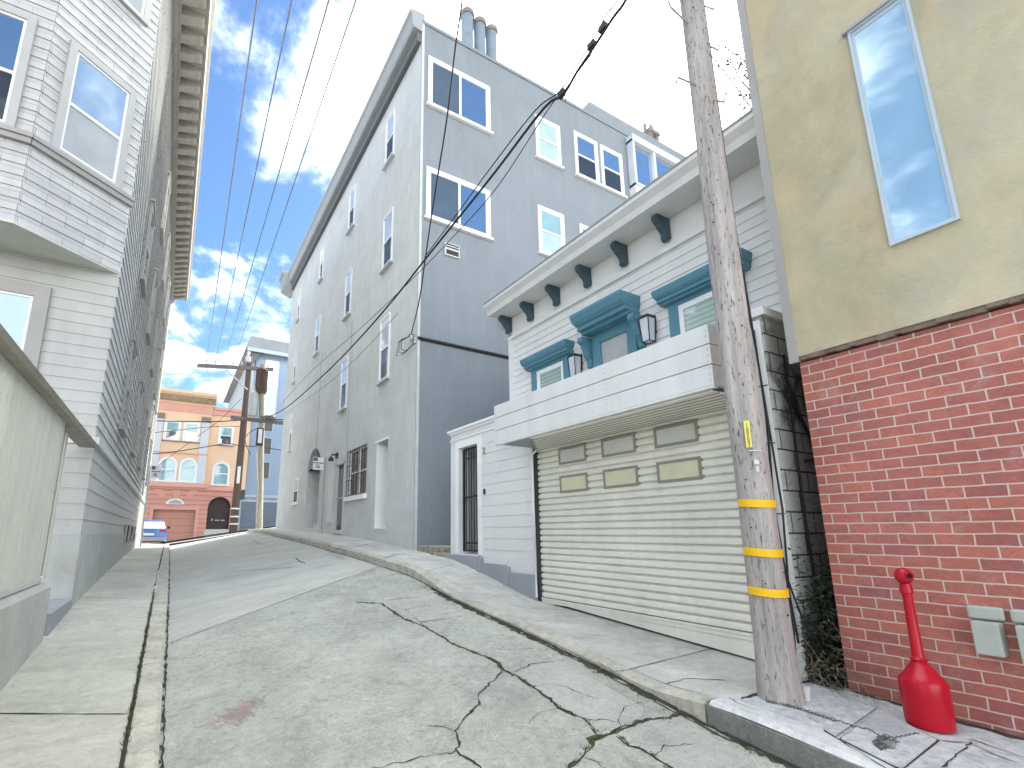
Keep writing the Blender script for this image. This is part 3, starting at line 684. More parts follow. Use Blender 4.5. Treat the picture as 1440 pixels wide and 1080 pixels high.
MB().fb(FS, barw[0]-.08, barw[1]+.08, barw[2]-.16, barw[2]-.02, -.13, .1).build('sill', M['white'], bw)
# recessed doorway with white reveal and an old dark door
nd = MB(); nd.fb(FS, niche[0]-.02, niche[1]+.02, niche[2]-.02, niche[3]+.02, -.6, -.55); nb = nd.build('recess_door', M['trim_grey'], gb)
MB().fb(FS, niche[0]+.05, niche[0]+.16, niche[2]+.9, niche[2]+1.05, -.55, -.5).build('handle', M['galv'], nb)
f = MB(); f.fb(FS, niche[1]-.03, niche[1]+.002, niche[2]+.005, niche[3]-.005, -.54, .02); f.fb(FS, niche[0]-.07, niche[1]+.09, niche[3]+.005, niche[3]+.06, -.02, .05); f.fb(FS, niche[0], niche[1], niche[2]-.02, niche[2]+.012, -.5, .03)
f.build('recess_lining', M['white'], gb)
# pipes on the front, vent, meter
MB().tube([FS(16.9, 7.7, .03), FS(16.86, 4, .03), FS(16.8, .55, .03)], .018, 6).build('conduit', M['siding_grey'], gb); MB().tube([FS(21.2, 7.9, .03), FS(21.2, 2.6, .03)], .016, 6).build('conduit', M['siding_grey'], gb)
k = MB(); k.tube([FRr(XR+.02, 5.05, .04), FRr(XR+5, 5.02, .04)], .045, 8); k.build('drain_pipe', M['black'], gb)
k = MB(); k.lathe(FS(YC+.12, 5.0, .1), [(.03, 0), (.05, .05), (.05, .14), (.09, .16), (.03, .2)], 12); k.fb(FS, YC+.02, YC+.22, 4.92, 5.08, 0, .06)
k.build('weatherhead', M['galv'], gb); k = MB()
for i in range(3): k.tube([FS(YC+.12, 5.12, .14), FS(YC+.3+.1*i, 5.05, .3), FS(YC+.45+.15*i, 4.85-.06*i, .25), FS(YC+.3+.1*i, 4.75, .15), FS(YC+.05, 4.85, .1)], .012, 5)
k.build('cable_loop', M['cable'], gb)
# rear windows
def rr(tl, tr, br, bl): return FRr.rect(tl, tr, br, bl)
for r_, t_, b_, sl in (((5.43, 7.66, 12.5, 14.24), G['sky'], G['dim'], 1), ((5.41, 7.6, 8.72, 10.36), G['sky'], G['dim'], 1),
                       ((9.52, 10.62, 12.44, 14.1), G['blind'], G['blind'], 0), ((9.48, 10.6, 8.86, 10.57), G['aqua'], G['blind'], 0),
                       ((11.3, 12.45, 12.45, 14.27), G['sky'], G['dark'], 0), ((12.6, 13.75, 12.45, 14.27), G['sky'], G['dark'], 0), ((11.32, 12.45, 8.8, 10.5), G['sky'], G['dark'], 0)):
    window(gb, FRr, r_, M['white'], t_, b_, cas=.1, out=.05, sash=.05, slider=bool(sl), sd=.11)
mb = MB(); mb.fb(FRr, 6.02, 6.5, 7.72, 8.12, 0, .05); v_ = mb.build('vent', M['trim_light'], gb)
mb = MB()
for i in range(2): mb.fb(FRr, 6.05, 6.47, 7.97+.08*i, 8.0+.08*i, .05, .065)
mb.fb(FRr, 6.06, 6.46, 7.76, 7.9, .05, .055); mb.build('louvre', M['dark'], v_)
mb = MB(); mb.fb(FRr, 8.0, 8.45, 5.95, 6.4, 0, .28); mb.build('exhaust_hood', M['stucco_w'], gb)
# flues, roof parapet and the glazed porch at the back
for px, top in ((657, 14), (674, 27), (690.5, 38)):
    u, v = FRr.hit(px, top, -.35); c = FRr(u, 0, -.35)
    fl = MB().lathe((c.x, c.y, ZT), [(.2, -.1), (.2, v-ZT-.3)], 18).build('flue', M['flue'], gb, smooth=True)
    MB().lathe((c.x, c.y, v-.32), [(.23, 0), (.25, .05), (.24, .16), (.17, .26), (.08, .3)], 18).build('flue_cap', M['flue_cap'], fl, smooth=True)
mb = MB(); mb.ext([(12.0, ZT), (12.3, ZT+.75), (XR+18, ZT+.75), (XR+18, ZT)], lambda p, t: FRr(p[0], p[1], -t), .06, 1.6); mb.build('parapet', M['stucco_w'], gb)
mb = MB(); mb.fb(FRr, 14.1, 24, 11.0, 12.95, 0, .3); pb = mb.build('back_porch', M['white_wall'], gb)
mb = MB()
for u in (14.1, 15.3, 16.9, 18.6, 20.3, 22): mb.fb(FRr, u, u+.13, 12.95, 15.0, .02, .3)
mb.fb(FRr, 14.1, 24, 14.9, 15.2, .02, .33); mb.fb(FRr, 14.1, 24, 12.95, 13.05, .01, .34); mb.build('porch_frame', M['lav'], pb)
MB().fb(FRr, 14.15, 23.9, 13.02, 14.95, .0, .18).build('pane', G['sky'], pb)
u, v = FRr.hit(915, 178, -1.2)
mb = MB(); c = FRr(u, 0, -1.2)
for dx in (-.22, .22): mb.box(c.x+dx-.09, c.x+dx+.09, c.y-.15, c.y+.15, ZT+.6, v-.5)
mb.box(c.x-.36, c.x+.36, c.y-.2, c.y+.2, v-.5, v-.32); mb.lathe((c.x, c.y, v-.32), [(.2, 0), (.12, .2), (.06, .42)], 10); mb.lathe((c.x-.42, c.y, v-.5), [(.08, 0), (.08, .4)], 8)
mb.box(c.x-.34, c.x+.34, c.y-.19, c.y+.19, ZT, ZT+.62)
mb.build('chimney', M['flue_cap'], gb)

# stone steps squeezed between the grey building and the white entrance wall
t = thing('stone_steps', 'mossy stone steps at the corner between grey building and white gate wall', 'steps', (5.3, 10.2, -.5))
MB().box(5.16, 6.3, 9.42, 10.25, -.9, -.43).build('tread', M['step'], t, bevel=.02)
MB().box(5.28, 6.3, 9.9, 11.17, -.9, -.30).build('tread', M['step'], t, bevel=.02)

# ------------------------------------------------------------------ the white garage house
XH = 5.95
gh = thing('garage_house', 'low white clapboard house with teal window hoods over a cream roll-up garage', 'house', (XR, 5.8, -1.1))
FH = FX(XH); FG = FX(XR)
YHL, YHR = 8.08, 2.62
# upper house
mb = MB(); mb.lap(FH, YHR, YHL, 1.42, 4.02, .135, .016, .0)
mb.box(XH+.005, XH+7, YHR, YHL, -1.2, 5.2); mb.build('upper_wall', M['white_wall'], gh)
mb = MB(); mb.fb(FH, YHL-.1, YHL+.02, 1.42, 4.2, 0, .03)
mb.fb(FH, YHR, YHL+.02, 4.02, 4.1, 0, .05); mb.fb(FH, YHR, YHL+.02, 4.1, 4.14, 0, .03); mb.fb(FH, YHR, YHL, 4.14, 4.62, 0, .022)
mb.build('frieze', M['white_wall'], gh)
mb = MB(); mb.fb(FH, YHR-.2, YHL+.08, 4.5, 4.62, .03, .46)
mb.ext([(.46, 4.5), (.5, 4.5), (.52, 4.6), (.6, 4.68), (.6, 4.74), (.42, 4.78), (-1.2, 5.05), (-1.2, 4.9), (.4, 4.62), (.46, 4.62)], lambda p, q: FH(q, p[1], p[0]), YHR-.2, YHL+.10)
ev = mb.build('eave', M['white_deck'], gh)
mb = MB(); mb.ext([(.61, 4.741), (.61, 4.77), (.43, 4.80), (-1.3, 5.08), (-1.3, 5.052), (.42, 4.782), (.6, 4.741)], lambda p, q: FH(q, p[1], p[0]), YHR-.2, YHL+.10); mb.build('roof_edge', M['slate'], ev)
bp = [(.03+(x-.03)*.84, 4.5+(z-4.5)*.77) for x, z in ((.03, 4.5), (.35, 4.5), (.38, 4.45), (.375, 4.39), (.33, 4.345), (.295, 4.33), (.27, 4.28), (.215, 4.235), (.175, 4.18), (.16, 4.12), (.175, 4.08), (.15, 4.035), (.09, 4.03), (.06, 4.08), (.03, 4.09))]
for yb in (8.0, 7.26, 6.48, 5.68, 4.88, 4.1, 3.3):
    mb = MB(); mb.ext(bp, lambda p, q: FH(q, p[1], p[0]), yb-.045, yb+.045); mb.tube([FH(yb-.052, 4.442, .28), FH(yb+.052, 4.442, .28)], .028, 12); mb.tube([FH(yb-.05, 4.177, .106), FH(yb+.05, 4.177, .106)], .022, 10)
    mb.build('bracket', M['teal_dk'], gh)
def hood(y0, y1, zb, zt, dep, nm):
    """moulded window hood: stepped crown with mitred ends"""
    mb = MB(); h = zt-zb
    st = [(.0, .0, .55), (.18, .18, .72), (.42, .24, .78), (.58, .6, .92), (.86, .9, 1.0)]
    for i, (t0, _, d) in enumerate(st):
        t1 = st[i+1][0] if i < len(st)-1 else 1.0; e = .02+.10*(d-.5); dn = st[i+1][2] if i < len(st)-1 else d
        e2 = .02+.10*(dn-.5) if i in (0, 2, 3) else e; d2 = dn if i in (2, 3) else d
        za, zb_ = zb+h*t0, zb+h*t1
        mb.box8([FH(y0-e, za, .0), FH(y1+e, za, .0), FH(y1+e, za, dep*d), FH(y0-e, za, dep*d), FH(y0-e2, zb_, .0), FH(y1+e2, zb_, .0), FH(y1+e2, zb_, dep*d2), FH(y0-e2, zb_, dep*d2)])
    return mb
def teal_window(y0, y1, zs, zt, kind):
    f = MB(); cw = .15
    if kind == 'door':
        f.fb(FH, y0, y0+.17, zs, zt, 0, .07); f.fb(FH, y1-.17, y1, zs, zt, 0, .07); f.fb(FH, y0+.17, y1-.17, zt-.16, zt, 0, .07)
        o = f.build('door', M['teal'], gh)
        MB().fb(FH, y0+.17, y1-.17, zs, zt-.16, .004, .03).build('pane', G['curtain'], o)
        h = hood(y0-.02, y1+.02, zt, zt+.32, .46, ''); h.build('hood', M['teal'], o)
        for yb in (y0-.08, y1+.08):
            b = MB(); b.ext([(.0, zt-.02), (.26, zt-.02), (.27, zt-.1), (.2, zt-.15), (.16, zt-.25), (.14, zt-.33), (.08, zt-.4), (.07, zt-.5), (.0, zt-.54)], lambda p, q: FH(q, p[1], p[0]), yb-.055, yb+.055)
            b.tube([FH(yb-.07, zt-.08, .2), FH(yb+.07, zt-.08, .2)], .05, 10); b.tube([FH(yb-.065, zt-.3, .09), FH(yb+.065, zt-.3, .09)], .04, 10)
            b.build('bracket', M['teal'], o)
    else:
        f.fb(FH, y0, y0+cw, zs, zt, 0, .06); f.fb(FH, y1-cw, y1, zs, zt, 0, .06); f.fb(FH, y0+cw, y1-cw, zt-.06, zt, 0, .06)
        o = f.build('window', M['teal'], gh)
        w = MB(); a, b, t1 = y0+cw, y1-cw, zt-.06
        w.fb(FH, a, a+.07, zs, t1, .0, .045); w.fb(FH, b-.07, b, zs, t1, .0, .045); w.fb(FH, a+.07, b-.07, t1-.08, t1, 0, .045); w.build('frame', M['white'], o)
        MB().fb(FH, a+.07, b-.07, zs, t1-.08, .004, .025).build('pane', G['slat'], o)
        h = hood(y0-.05, y1+.05, zt, zt+.22, .24, ''); h.build('hood', M['teal'], o)
teal_window(6.27, 7.33, 1.7, 3.12, 'w'); teal_window(4.78, 5.68, 1.5, 3.24, 'door'); teal_window(3.12, 4.2, 1.7, 3.18, 'w')
for yl in (6.03, 4.5):
    c = FH(yl, 0, .14); z0, z1 = (2.62, 2.98) if yl > 5 else (2.72, 3.09)
    f = MB(); rb, rt_ = .065, .085
    for sx in (-1, 1):
        for sy in (-1, 1): f.tube([(c.x+sx*rb, c.y+sy*rb, z0), (c.x+sx*rt_, c.y+sy*rt_, z1)], .008, 6)
    for z, r_ in ((z0, rb), (z1, rt_)):
        for a, b in (((-1, -1), (1, -1)), ((1, -1), (1, 1)), ((1, 1), (-1, 1)), ((-1, 1), (-1, -1))): f.tube([(c.x+a[0]*r_, c.y+a[1]*r_, z), (c.x+b[0]*r_, c.y+b[1]*r_, z)], .008, 6)
    f.box8([(c.x-rt_, c.y-rt_, z1), (c.x+rt_, c.y-rt_, z1), (c.x+rt_, c.y+rt_, z1), (c.x-rt_, c.y+rt_, z1), (c.x-.05, c.y-.05, z1+.05), (c.x+.05, c.y-.05, z1+.05), (c.x+.05, c.y+.05, z1+.05), (c.x-.05, c.y+.05, z1+.05)])
    f.fb(FH, yl-.05, yl+.05, z1-.22, z1+.06, .0, .03); f.fb(FH, yl-.02, yl+.02, z1-.02, z1+.03, .03, .1)
    l = f.build('wall_lantern', M['black'], gh)
    MB().box8([(c.x-rb+.008, c.y-rb+.008, z0+.008), (c.x+rb-.008, c.y-rb+.008, z0+.008), (c.x+rb-.008, c.y+rb-.008, z0+.008), (c.x-rb+.008, c.y+rb-.008, z0+.008), (c.x-rt_+.01, c.y-rt_+.01, z1-.01), (c.x+rt_-.01, c.y-rt_+.01, z1-.01), (c.x+rt_-.01, c.y+rt_-.01, z1-.01), (c.x-rt_+.01, c.y+rt_-.01, z1-.01)]).build('pane', G['lantern'], l)
# deck parapet hanging over the garage door
XP, yp0, yp1, zp0, zp1 = 4.43, 2.74, 6.5, 1.40, 1.99
mb = MB(); nb_ = 3
for i in range(nb_):
    a, b = lerp(zp0, zp1+.04, i/nb_)+(.005 if i else 0), lerp(zp0, zp1+.04, (i+1)/nb_)-.004
    mb.box(XP, XP+.05, yp0, yp1, a, b); mb.box(XP+.051, XH-.02, yp0+.0, yp0+.05, a, b); mb.box(XP+.051, XH-.02, yp1-.05, yp1, a, b)
mb.box(XP+.02, XH, yp0+.02, yp1-.02, zp0+.02, zp0+.1)
pp_ = mb.build('deck_parapet', M['white_deck'], gh, bevel=.004)
mb = MB()
for y in (yp0+.03, 4.1, 5.6):
    for i in range(9): mb.lathe((0, 0, 0), [(.004, 0)], 3) if False else mb.box(XP-.003, XP, y-.006+.0*i, y+.006, zp0+.04+i*.065, zp0+.052+i*.065)
mb.build('nail_heads', M['galv'], pp_)
MB().box(XP+.03, XR, yp0+.03, yp1-.01, zp0-.004, zp0+.018).build('soffit', M['base_grey'], pp_)
mb = MB(); nr = 7
for i in range(nr):
    xa, xb = lerp(XP+.06, XR+.05, i/nr), lerp(XP+.06, XR+.05, (i+.78)/nr)
    ye = lerp(5.6, 6.44, min(1, (xa-XP)/.77)); mb.box8([(xa, yp0+.06, zp0-.05), (xb, yp0+.06, zp0-.05), (xb, ye, zp0-.05), (xa, ye, zp0-.05), (xa, yp0+.06, zp0-.03), (xb, yp0+.06, zp0-.03), (xb, ye, zp0-.03), (xa, ye, zp0-.03)])
mb.build('slatted_soffit', M['rolldoor'], pp_)
mb = MB()
for i in range(nr):
    xa, xb = lerp(XP+.06, XR+.05, (i+.78)/nr), lerp(XP+.06, XR+.05, (i+1)/nr)-.001
    mb.box(xa+.001, xb, yp0+.06, lerp(5.6, 6.44, min(1, (xa-XP)/.77)), zp0-.053, zp0-.03)
mb.build('dark_joint', M['panefr'], pp_)
mb = MB(); mb.box(XP-.006, XP+.055, yp0-.004, yp1+.004, zp0-.03, zp0-.004); mb.build('edge_strip', M['white_deck'], pp_)
# garage walls
GY0, GY1, GZT = 3.02, 6.46, 1.42
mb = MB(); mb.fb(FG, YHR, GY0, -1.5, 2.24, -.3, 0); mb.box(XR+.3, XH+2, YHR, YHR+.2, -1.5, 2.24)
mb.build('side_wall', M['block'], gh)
mb = MB(); mb.fb(FG, YHR+.02, GY0-.02, -1.4, 2.2, .002, .012); mb.box(XR-.03, XH+.0, YHR-.04, GY0+.02, 2.24, 2.33); mb.build('pier_cap', M['white_wall'], gh)
# corrugated roll-up door
mb = MB(); XD = XR+.07; pit = .096; nn = 8
def zbot(y): return lerp(-.99, -1.0, (y-3)/3.5)
poly = []; z = -1.0; vs = []; prof = []
while z < GZT+.02:
    for t_, d_ in ((0, -.022), (.05, -.012), (.12, .014), (.2, .021), (.45, .022), (.7, .019), (.82, .012), (.90, -.012), (.95, -.022)): prof.append((z+pit*t_, d_))
    z += pit
for zz, d_ in prof: vs += [(XD-d_, GY0-.05, zz), (XD-d_, GY1+.05, zz)]
mb.add(vs, [(2*i, 2*i+1, 2*i+3, 2*i+2) for i in range(len(prof)-1)])
rd = mb.build('rollup_door', M['rolldoor'], gh)
mb = MB(); mb.box(XD-.03, XD+.02, GY0-.04, GY1+.04, -1.07, -1.003); mb.box(XD-.04, XD-.005, GY0, GY1, -1.022, -1.0); mb.build('bottom_bar', M['rolldoor'], rd)
for y0, y1, bz in ((5.31, 5.905, 0), (4.4, 5.0, 0), (3.5, 4.105, 0), (5.31, 5.905, 1), (4.4, 5.0, 1), (3.5, 4.105, 1)):
    a, b = ((.60, .865) if bz else (1.04, 1.30))
    f = MB(); FD = FX(XD); e = .035
    for q in ((y0, y0+e, a, b), (y1-e, y1, a, b), (y0+e, y1-e, a, a+e), (y0+e, y1-e, b-e, b)): f.fb(FD, *q, -.01, .034)
    w = f.build('door_window', M['panefr'], rd); MB().fb(FD, y0+e*.6, y1-e*.6, a+e*.6, b-e*.6, .004, .026).build('pane', M['doorpane'] if bz else M['doorpane_b'], w)
mb = MB(); mb.add([(XD-.02, GY0-.05, zWR(GY0)+.02), (XD-.02, GY1, zWR(GY1)+.02), (XD-.02, GY1, -1.065), (XD-.02, GY0-.05, -1.065)]+[(XD+.04, GY0-.05, zWR(GY0)+.02), (XD+.04, GY1, zWR(GY1)+.02), (XD+.04, GY1, -1.065), (XD+.04, GY0-.05, -1.065)], [(0, 1, 2, 3), (4, 5, 6, 7), (0, 1, 5, 4), (1, 2, 6, 5), (2, 3, 7, 6), (3, 0, 4, 7)])
mb.build('threshold_panel', M['rolldoor'], rd)
MB().box(XR+.003, XR+.08, GY1-.02, GY1+.035, -1.1, 1.38).build('door_track', M['dark'], gh); MB().tube([(XR-.03, GY1-.1, 1.34), (XR-.03, GY1+.02, 1.28), (XR-.03, GY1+.03, .4), (XR-.03, GY1+.02, -1.0)], .02, 6).build('conduit', M['white'], gh)
mb = MB(); mb.box(XR+.12, XH+4, GY0-.1, GY1+.1, -1.6, GZT-.03); mb.build('garage_interior', M['dark'], gh)
# entrance wall with the iron gate
gate = (8.22, 8.96, -.42, 1.75); EZT = 2.08; EY1 = 9.33
mb = MB(); mb.holes(FG, GY1+.03, EY1, -1.3, EZT, [(*gate, .25)]); mb.quad((XR, EY1, -1.3), (XR+.9, EY1, -1.3), (XR+.9, EY1, EZT), (XR, EY1, EZT))
mb.quad((XR+.9, GY1, -1.3), (XR+.9, gate[0]-.05, -1.3), (XR+.9, gate[0]-.05, EZT), (XR+.9, GY1, EZT))
z = -.3
while z < 1.75:
    mb.fb(FG, GY1+.05, gate[0]-.18, z, z+.19, .002, .010); z += .2
ew = mb.build('entrance_wall', M['white_wall'], gh)
mb = MB(); mb.fb(FG, GY1+.05, EY1+.02, EZT, EZT+.05, -.9, .03); mb.fb(FG, GY1+.05, EY1+.05, EZT+.05, EZT+.1, -.9, .07); mb.fb(FG, GY1+.05, EY1+.01, EZT-.14, EZT-.11, 0, .02)
mb.build('coping', M['white'], ew)
mb = MB()
for q in ((gate[1], gate[1]+.14, gate[2], gate[3]+.14), (gate[0]-.14, gate[0], gate[2], gate[3]+.14), (gate[0], gate[1], gate[3], gate[3]+.14)): mb.fb(FG, *q, .001, .022)
mb.build('gate_surround', M['white'], ew)
g_ = MB(); a, b, c_, d_ = gate[0]+.02, gate[1]-.02, gate[2]+.05, gate[3]-.03; nz = -.1
for u in (a, b): g_.fb(FG, u-.02, u+.02, c_, d_, nz-.02, nz+.02)
for v in (c_+.02, c_+.17, lerp(c_, d_, .52), d_-.2, d_): g_.fb(FG, a+.02, b-.02, v-.016, v+.016, nz-.012, nz+.012)
for i in range(1, 7): u = lerp(a, b, i/7); g_.fb(FG, u-.008, u+.008, c_, d_, nz-.007, nz+.007)
gt = g_.build('iron_gate', M['black'], gh)
k = MB(); k.fb(FG, a+.0, a+.13, lerp(c_, d_, .52), lerp(c_, d_, .52)+.14, nz+.012, nz+.05); k.tube([FG(a+.1, .72, nz+.04), FG(a+.1, .72, nz+.1), FG(a+.02, .72, nz+.1)], .012, 6); k.build('lock', M['black'], gt)
mb = MB(); mb.box(XR+.24, XR+3, 8.1, EY1-.02, -.46, -.4); mb.box(XR+2.4, XR+2.5, 7.9, EY1, -.4, 3); mb.build('passage', M['siding_grey'], gh)
MB().fb(FG, 7.95, 8.0, .72, .82, .01, .03).build('doorbell', M['black'], gh)
cu = bpy.data.curves.new('number', 'FONT'); cu.body = '2'; cu.size = .19; cu.extrude = .008
tmp = bpy.data.objects.new('t', cu); COL.objects.link(tmp); bpy.context.view_layer.update()
me = bpy.data.meshes.new_from_object(tmp.evaluated_get(bpy.context.evaluated_depsgraph_get())); bpy.data.objects.remove(tmp)
o = bpy.data.objects.new('house_number', me); COL.objects.link(o); o.parent = gh; o['wbase'] = tuple(gh['wbase'])
o.location = Vector((XR-.02, 8.02, 1.5))-gh.location; o.rotation_euler = (R(90), 0, R(-90)); me.materials.clear(); me.materials.append(M['panefr'])
# grey stepped base
mb = MB()
for y0, y1, zt in ((8.15, 9.42, -.44), (7.3, 8.149, -.55), (GY1+.03, 7.299, -.66)): mb.fb(FG, y0, y1, -1.4, zt, .0, .06)
mb.fb(FG, 8.05, 8.149, -1.3, -.46, .0, .1); mb.fb(FG, 7.2, 7.299, -1.3, -.57, .0, .1)
mb.build('plinth', M['base_grey'], gh, bevel=.006)
# cables strapped to the pier
k = MB(); k.tube([(XR-.02, GY0-.1, 2.2), (XR-.03, GY0-.12, .5), (XR-.03, GY0-.13, -.9)], .012, 6); k.tube([(XR-.03, YHR+.08, 2.1), (XR-.05, YHR+.06, 1.2), (XR-.04, YHR+.1, .2), (XR-.03, YHR+.05, -1.0)], .01, 6)
for v in (.2, .9, 1.5): k.tube([(XR-.02, GY0-.02, v), (XR-.02, YHR+.02, v-.02)], .005, 5)
k.build('wall_cable', M['cable'], gh)
k = MB(); pth = [(5.45, 1.6), (5.55, 1.3), (5.75, 1.0), (5.98, .72), (5.75, .74), (5.6, .72)]
k.tube([(x, YHR-.03, z) for x, z in pth], .018, 6); k.tube([(5.5, YHR-.02, 1.85), (5.45, YHR-.02, .1), (5.5, YHR-.02, -1.0)], .014, 6); k.build('vine_stem', M['cable'], gh)

# ------------------------------------------------------------------ brick and stucco building on the near right
bb = thing('brick_building', 'red brick building with ochre stucco upper storey at the right', 'building', (XR, 0, -1.4))
BY0, BY1 = -5.5, 2.33
FB = FX(XR); FU = FX(XR-.06)
mb = MB(); mb.box(XR, XR+8, BY0, BY1, -2.2, 1.62); mb.build('brick_wall', M['brick'], bb)
mb = MB(); mb.box(XR-.05, XR+8.1, BY0, BY1+.03, 1.675, 8.2); sw = mb.build('stucco_wall', M['ochre'], bb)
mb = MB(); mb.box(XR-.065, XR-.04, BY1-.02, BY1+.06, 1.62, 8.2); mb.build('corner_trim', M['trim_grey'], bb)
mb = MB(); rnd = random.Random(2); y = BY0
while y < BY1:
    e = min(BY1+.02, y+rnd.uniform(.04, .12)); mb.box(XR-.035-rnd.uniform(0, .02), XR+7.9, y, e-.0005, 1.622+rnd.uniform(0, .02), 1.673); y = e
mb.build('ledge', M['ledge'], bb)  # ledge coloured dark to paint the shadow strip below the stucco
w = (1.06, 1.46, 2.42, 4.62); e = .02
f = MB()
for q in ((w[0]-e, w[0], w[2]-e, w[3]+e), (w[1], w[1]+e, w[2]-e, w[3]+e), (w[0], w[1], w[3], w[3]+e), (w[0], w[1], w[2]-e, w[2])): f.fb(FX(XR-.05), *q, -.01, .03)
for q in ((w[0], w[0]+.025, w[2], w[3]), (w[1]-.018, w[1], w[2], w[3]), (w[0]+.025, w[1]-.018, w[3]-.04, w[3]), (w[0]+.025, w[1]-.018, w[2], w[2]+.02)): f.fb(FX(XR-.05), *q, -.01, .012)
wo = f.build('window', M['alu'], bb)
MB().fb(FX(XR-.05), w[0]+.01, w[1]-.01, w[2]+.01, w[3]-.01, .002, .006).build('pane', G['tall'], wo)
MB().fb(FX(XR-.05), w[0]-.06, w[1]+.06, w[3]+e, w[3]+e+.03, -.01, .05).build('drip', M['trim_grey'], wo)
for y0, y1 in ((1.3, 1.44), (1.06, 1.22)):
    m = MB(); m.fb(FB, y0, y1, -.84, -.62, 0, .13); bx = m.build('junction_box', M['box_g'], bb, bevel=.006)
    MB().fb(FB, y0-.02, y1+.03, -.61, -.52, 0, .05).build('box_plate', M['box_g'], bx, bevel=.015)

# ------------------------------------------------------------------ shingled house on the left
sh = thing('shingled_house', 'tall grey shingled house with deep bracketed cornice lining the left sidewalk', 'house', (XL, 9.75, -1.1))
FLS = FXP(XL); YL0, YL1 = 9.75, 29.5; FLR = FY(YL0)
ZB = 1.46; ZBAY = 4.44; ZLT = 12.55
mb = MB(); mb.box(-12, XL-.02, YL0+.02, YL1, -2.2, ZLT+.6)
mb.lap(FLS, YL0, 12.4, ZB+.06, ZLT-.1, .19, .02); mb.build('street_wall', M['shingle'], sh)
mb = MB(); mb.lap(FLS, 12.4, YL1-.35, ZB+.06, ZLT-.1, .19, .026); mb.build('weathered_wall', M['shingle_rough'], sh)
mb = MB(); mb.fb(FLS, YL1-.35, YL1+.02, -.6, ZLT-.1, -.02, .07); mb.build('corner_board', M['cream_band'], sh)
mb = MB(); mb.lap(FLR, -6, XL-.0, ZB+.05, ZBAY, .19, .014); mb.build('rear_wall', M['siding_grey'], sh)
# base: boarded band over concrete foundation
mb = MB(); mb.lap(FLS, YL0, YL1-.36, -.03, ZB-.06, .24, .014); mb.lap(FLR, -3, XL+.01, -.03, ZB-.06, .24, .014); mb.build('base_boards', M['siding_grey'], sh)
mb = MB(); mb.fb(FLS, YL0-.03, YL1-.36, ZB-.06, ZB+.06, -.02, .07); mb.fb(FLR, -6, XL+.02, ZB-.06, ZB+.05, 0, .05); mb.build('water_table', M['trim_light'], sh)
mb = MB(); mb.fb(FLS, YL0-.02, YL1-.36, -2, -.032, -.02, .03); mb.fb(FLR, -3, XL+.02, -2, -.032, 0, .03); mb.build('foundation', M['conc_wall'], sh)
for y in (18.5, 20.3, 22.4):
    v_ = MB().fb(FLS, y, y+.5, -.35, .25, .03, .09).build('vent', M['trim_grey'], sh)
    m = MB(); [m.fb(FLS, y+.06+.14*i, y+.12+.14*i, -.28, .2, .09, .1) for i in range(3)]; m.build('louvre', M['dark'], v_)
# cornice with rows of modillions
mb = MB(); mb.fb(FLS, YL0-1.5, YL1+.3, ZLT-.15, ZLT, .0, .12); mb.fb(FLS, YL0-1.5, YL1+.32, ZLT-.02, ZLT+.28, .0, .18)
mb.fb(FLS, YL0-1.5, YL1+.4, ZLT+.28, ZLT+.36, -.3, .74); mb.ext([(.74, ZLT+.27), (.78, ZLT+.27), (.8, ZLT+.45), (.88, ZLT+.58), (.88, ZLT+.66), (-.3, ZLT+.7), (-.3, ZLT+.36), (.74, ZLT+.36)], lambda p, q: FLS(q, p[1], p[0]), YL0-1.5, YL1+.45)
co = mb.build('cornice', M['cornice_l'], sh)
y = YL0-1.2
while y < YL1+.3:
    m = MB(); m.ext([(.18, ZLT+.28), (.70, ZLT+.28), (.70, ZLT+.20), (.64, ZLT+.13), (.52, ZLT+.12), (.40, ZLT+.06), (.18, ZLT+.0)], lambda p, q: FLS(q, p[1], p[0]), y, y+.26)
    m.build('modillion', M['cornice_l'], co); y += .56
# angled bay over the rear wall
A, B, C_, D_ = Vector((XL, YL0, 0)), Vector((-2.42, 8.78, 0)), Vector((-4.4, 8.78, 0)), Vector((-5.6, YL0, 0))
FA = Fr(A, (B-A), Vector((-(B-A).y, (B-A).x, 0))*-1)
if FA.N.y > 0: FA.N = -FA.N
FBb = FY(8.78)
LA = (B-A).length
sills = FA.hit(100, 230)[1]
mb = MB(); mb.lap(FA, 0, LA, ZBAY, ZLT-.1, .19, .02); mb.lap(FBb, C_.x, B.x, ZBAY, ZLT-.1, .19, .02)
mb.ext([(A.x, A.y), (B.x, B.y), (C_.x, C_.y), (D_.x, D_.y)], lambda p, z: (p[0]*.999-.004, p[1]+.012, z), ZBAY+.02, ZLT)
by = mb.build('bay', M['shingle'], sh)
mb = MB(); mb.ext([(A.x+.01, A.y+.0), (B.x, B.y-.03), (C_.x, C_.y-.03), (D_.x, D_.y)], lambda p, z: (p[0], p[1], z), ZBAY-.03, ZBAY+.018); mb.build('bay_soffit', M['fence'], by)
w1 = FA.rect((98, 60), (192, 132), (165, 267), (68, 203))
zs1 = w1[2]-.03
mb = MB(); mb.fb(FA, -.02, LA+.01, zs1-.16, zs1-.07, 0, .07); mb.fb(FA, -.02, LA+.02, zs1-.07, zs1-.0, 0, .1); mb.fb(FBb, C_.x, B.x+.02, zs1-.16, zs1-.07, 0, .07); mb.fb(FBb, C_.x, B.x+.04, zs1-.07, zs1, 0, .1); mb.build('sill_band', M['trim_grey'], by)
w = window(by, FA, (w1[0], w1[1], zs1, w1[3]), M['trim_light'], G['pale'], G['curtain'], cas=.12, out=.07, sash=.05, sill=False, split=.47) if False else None
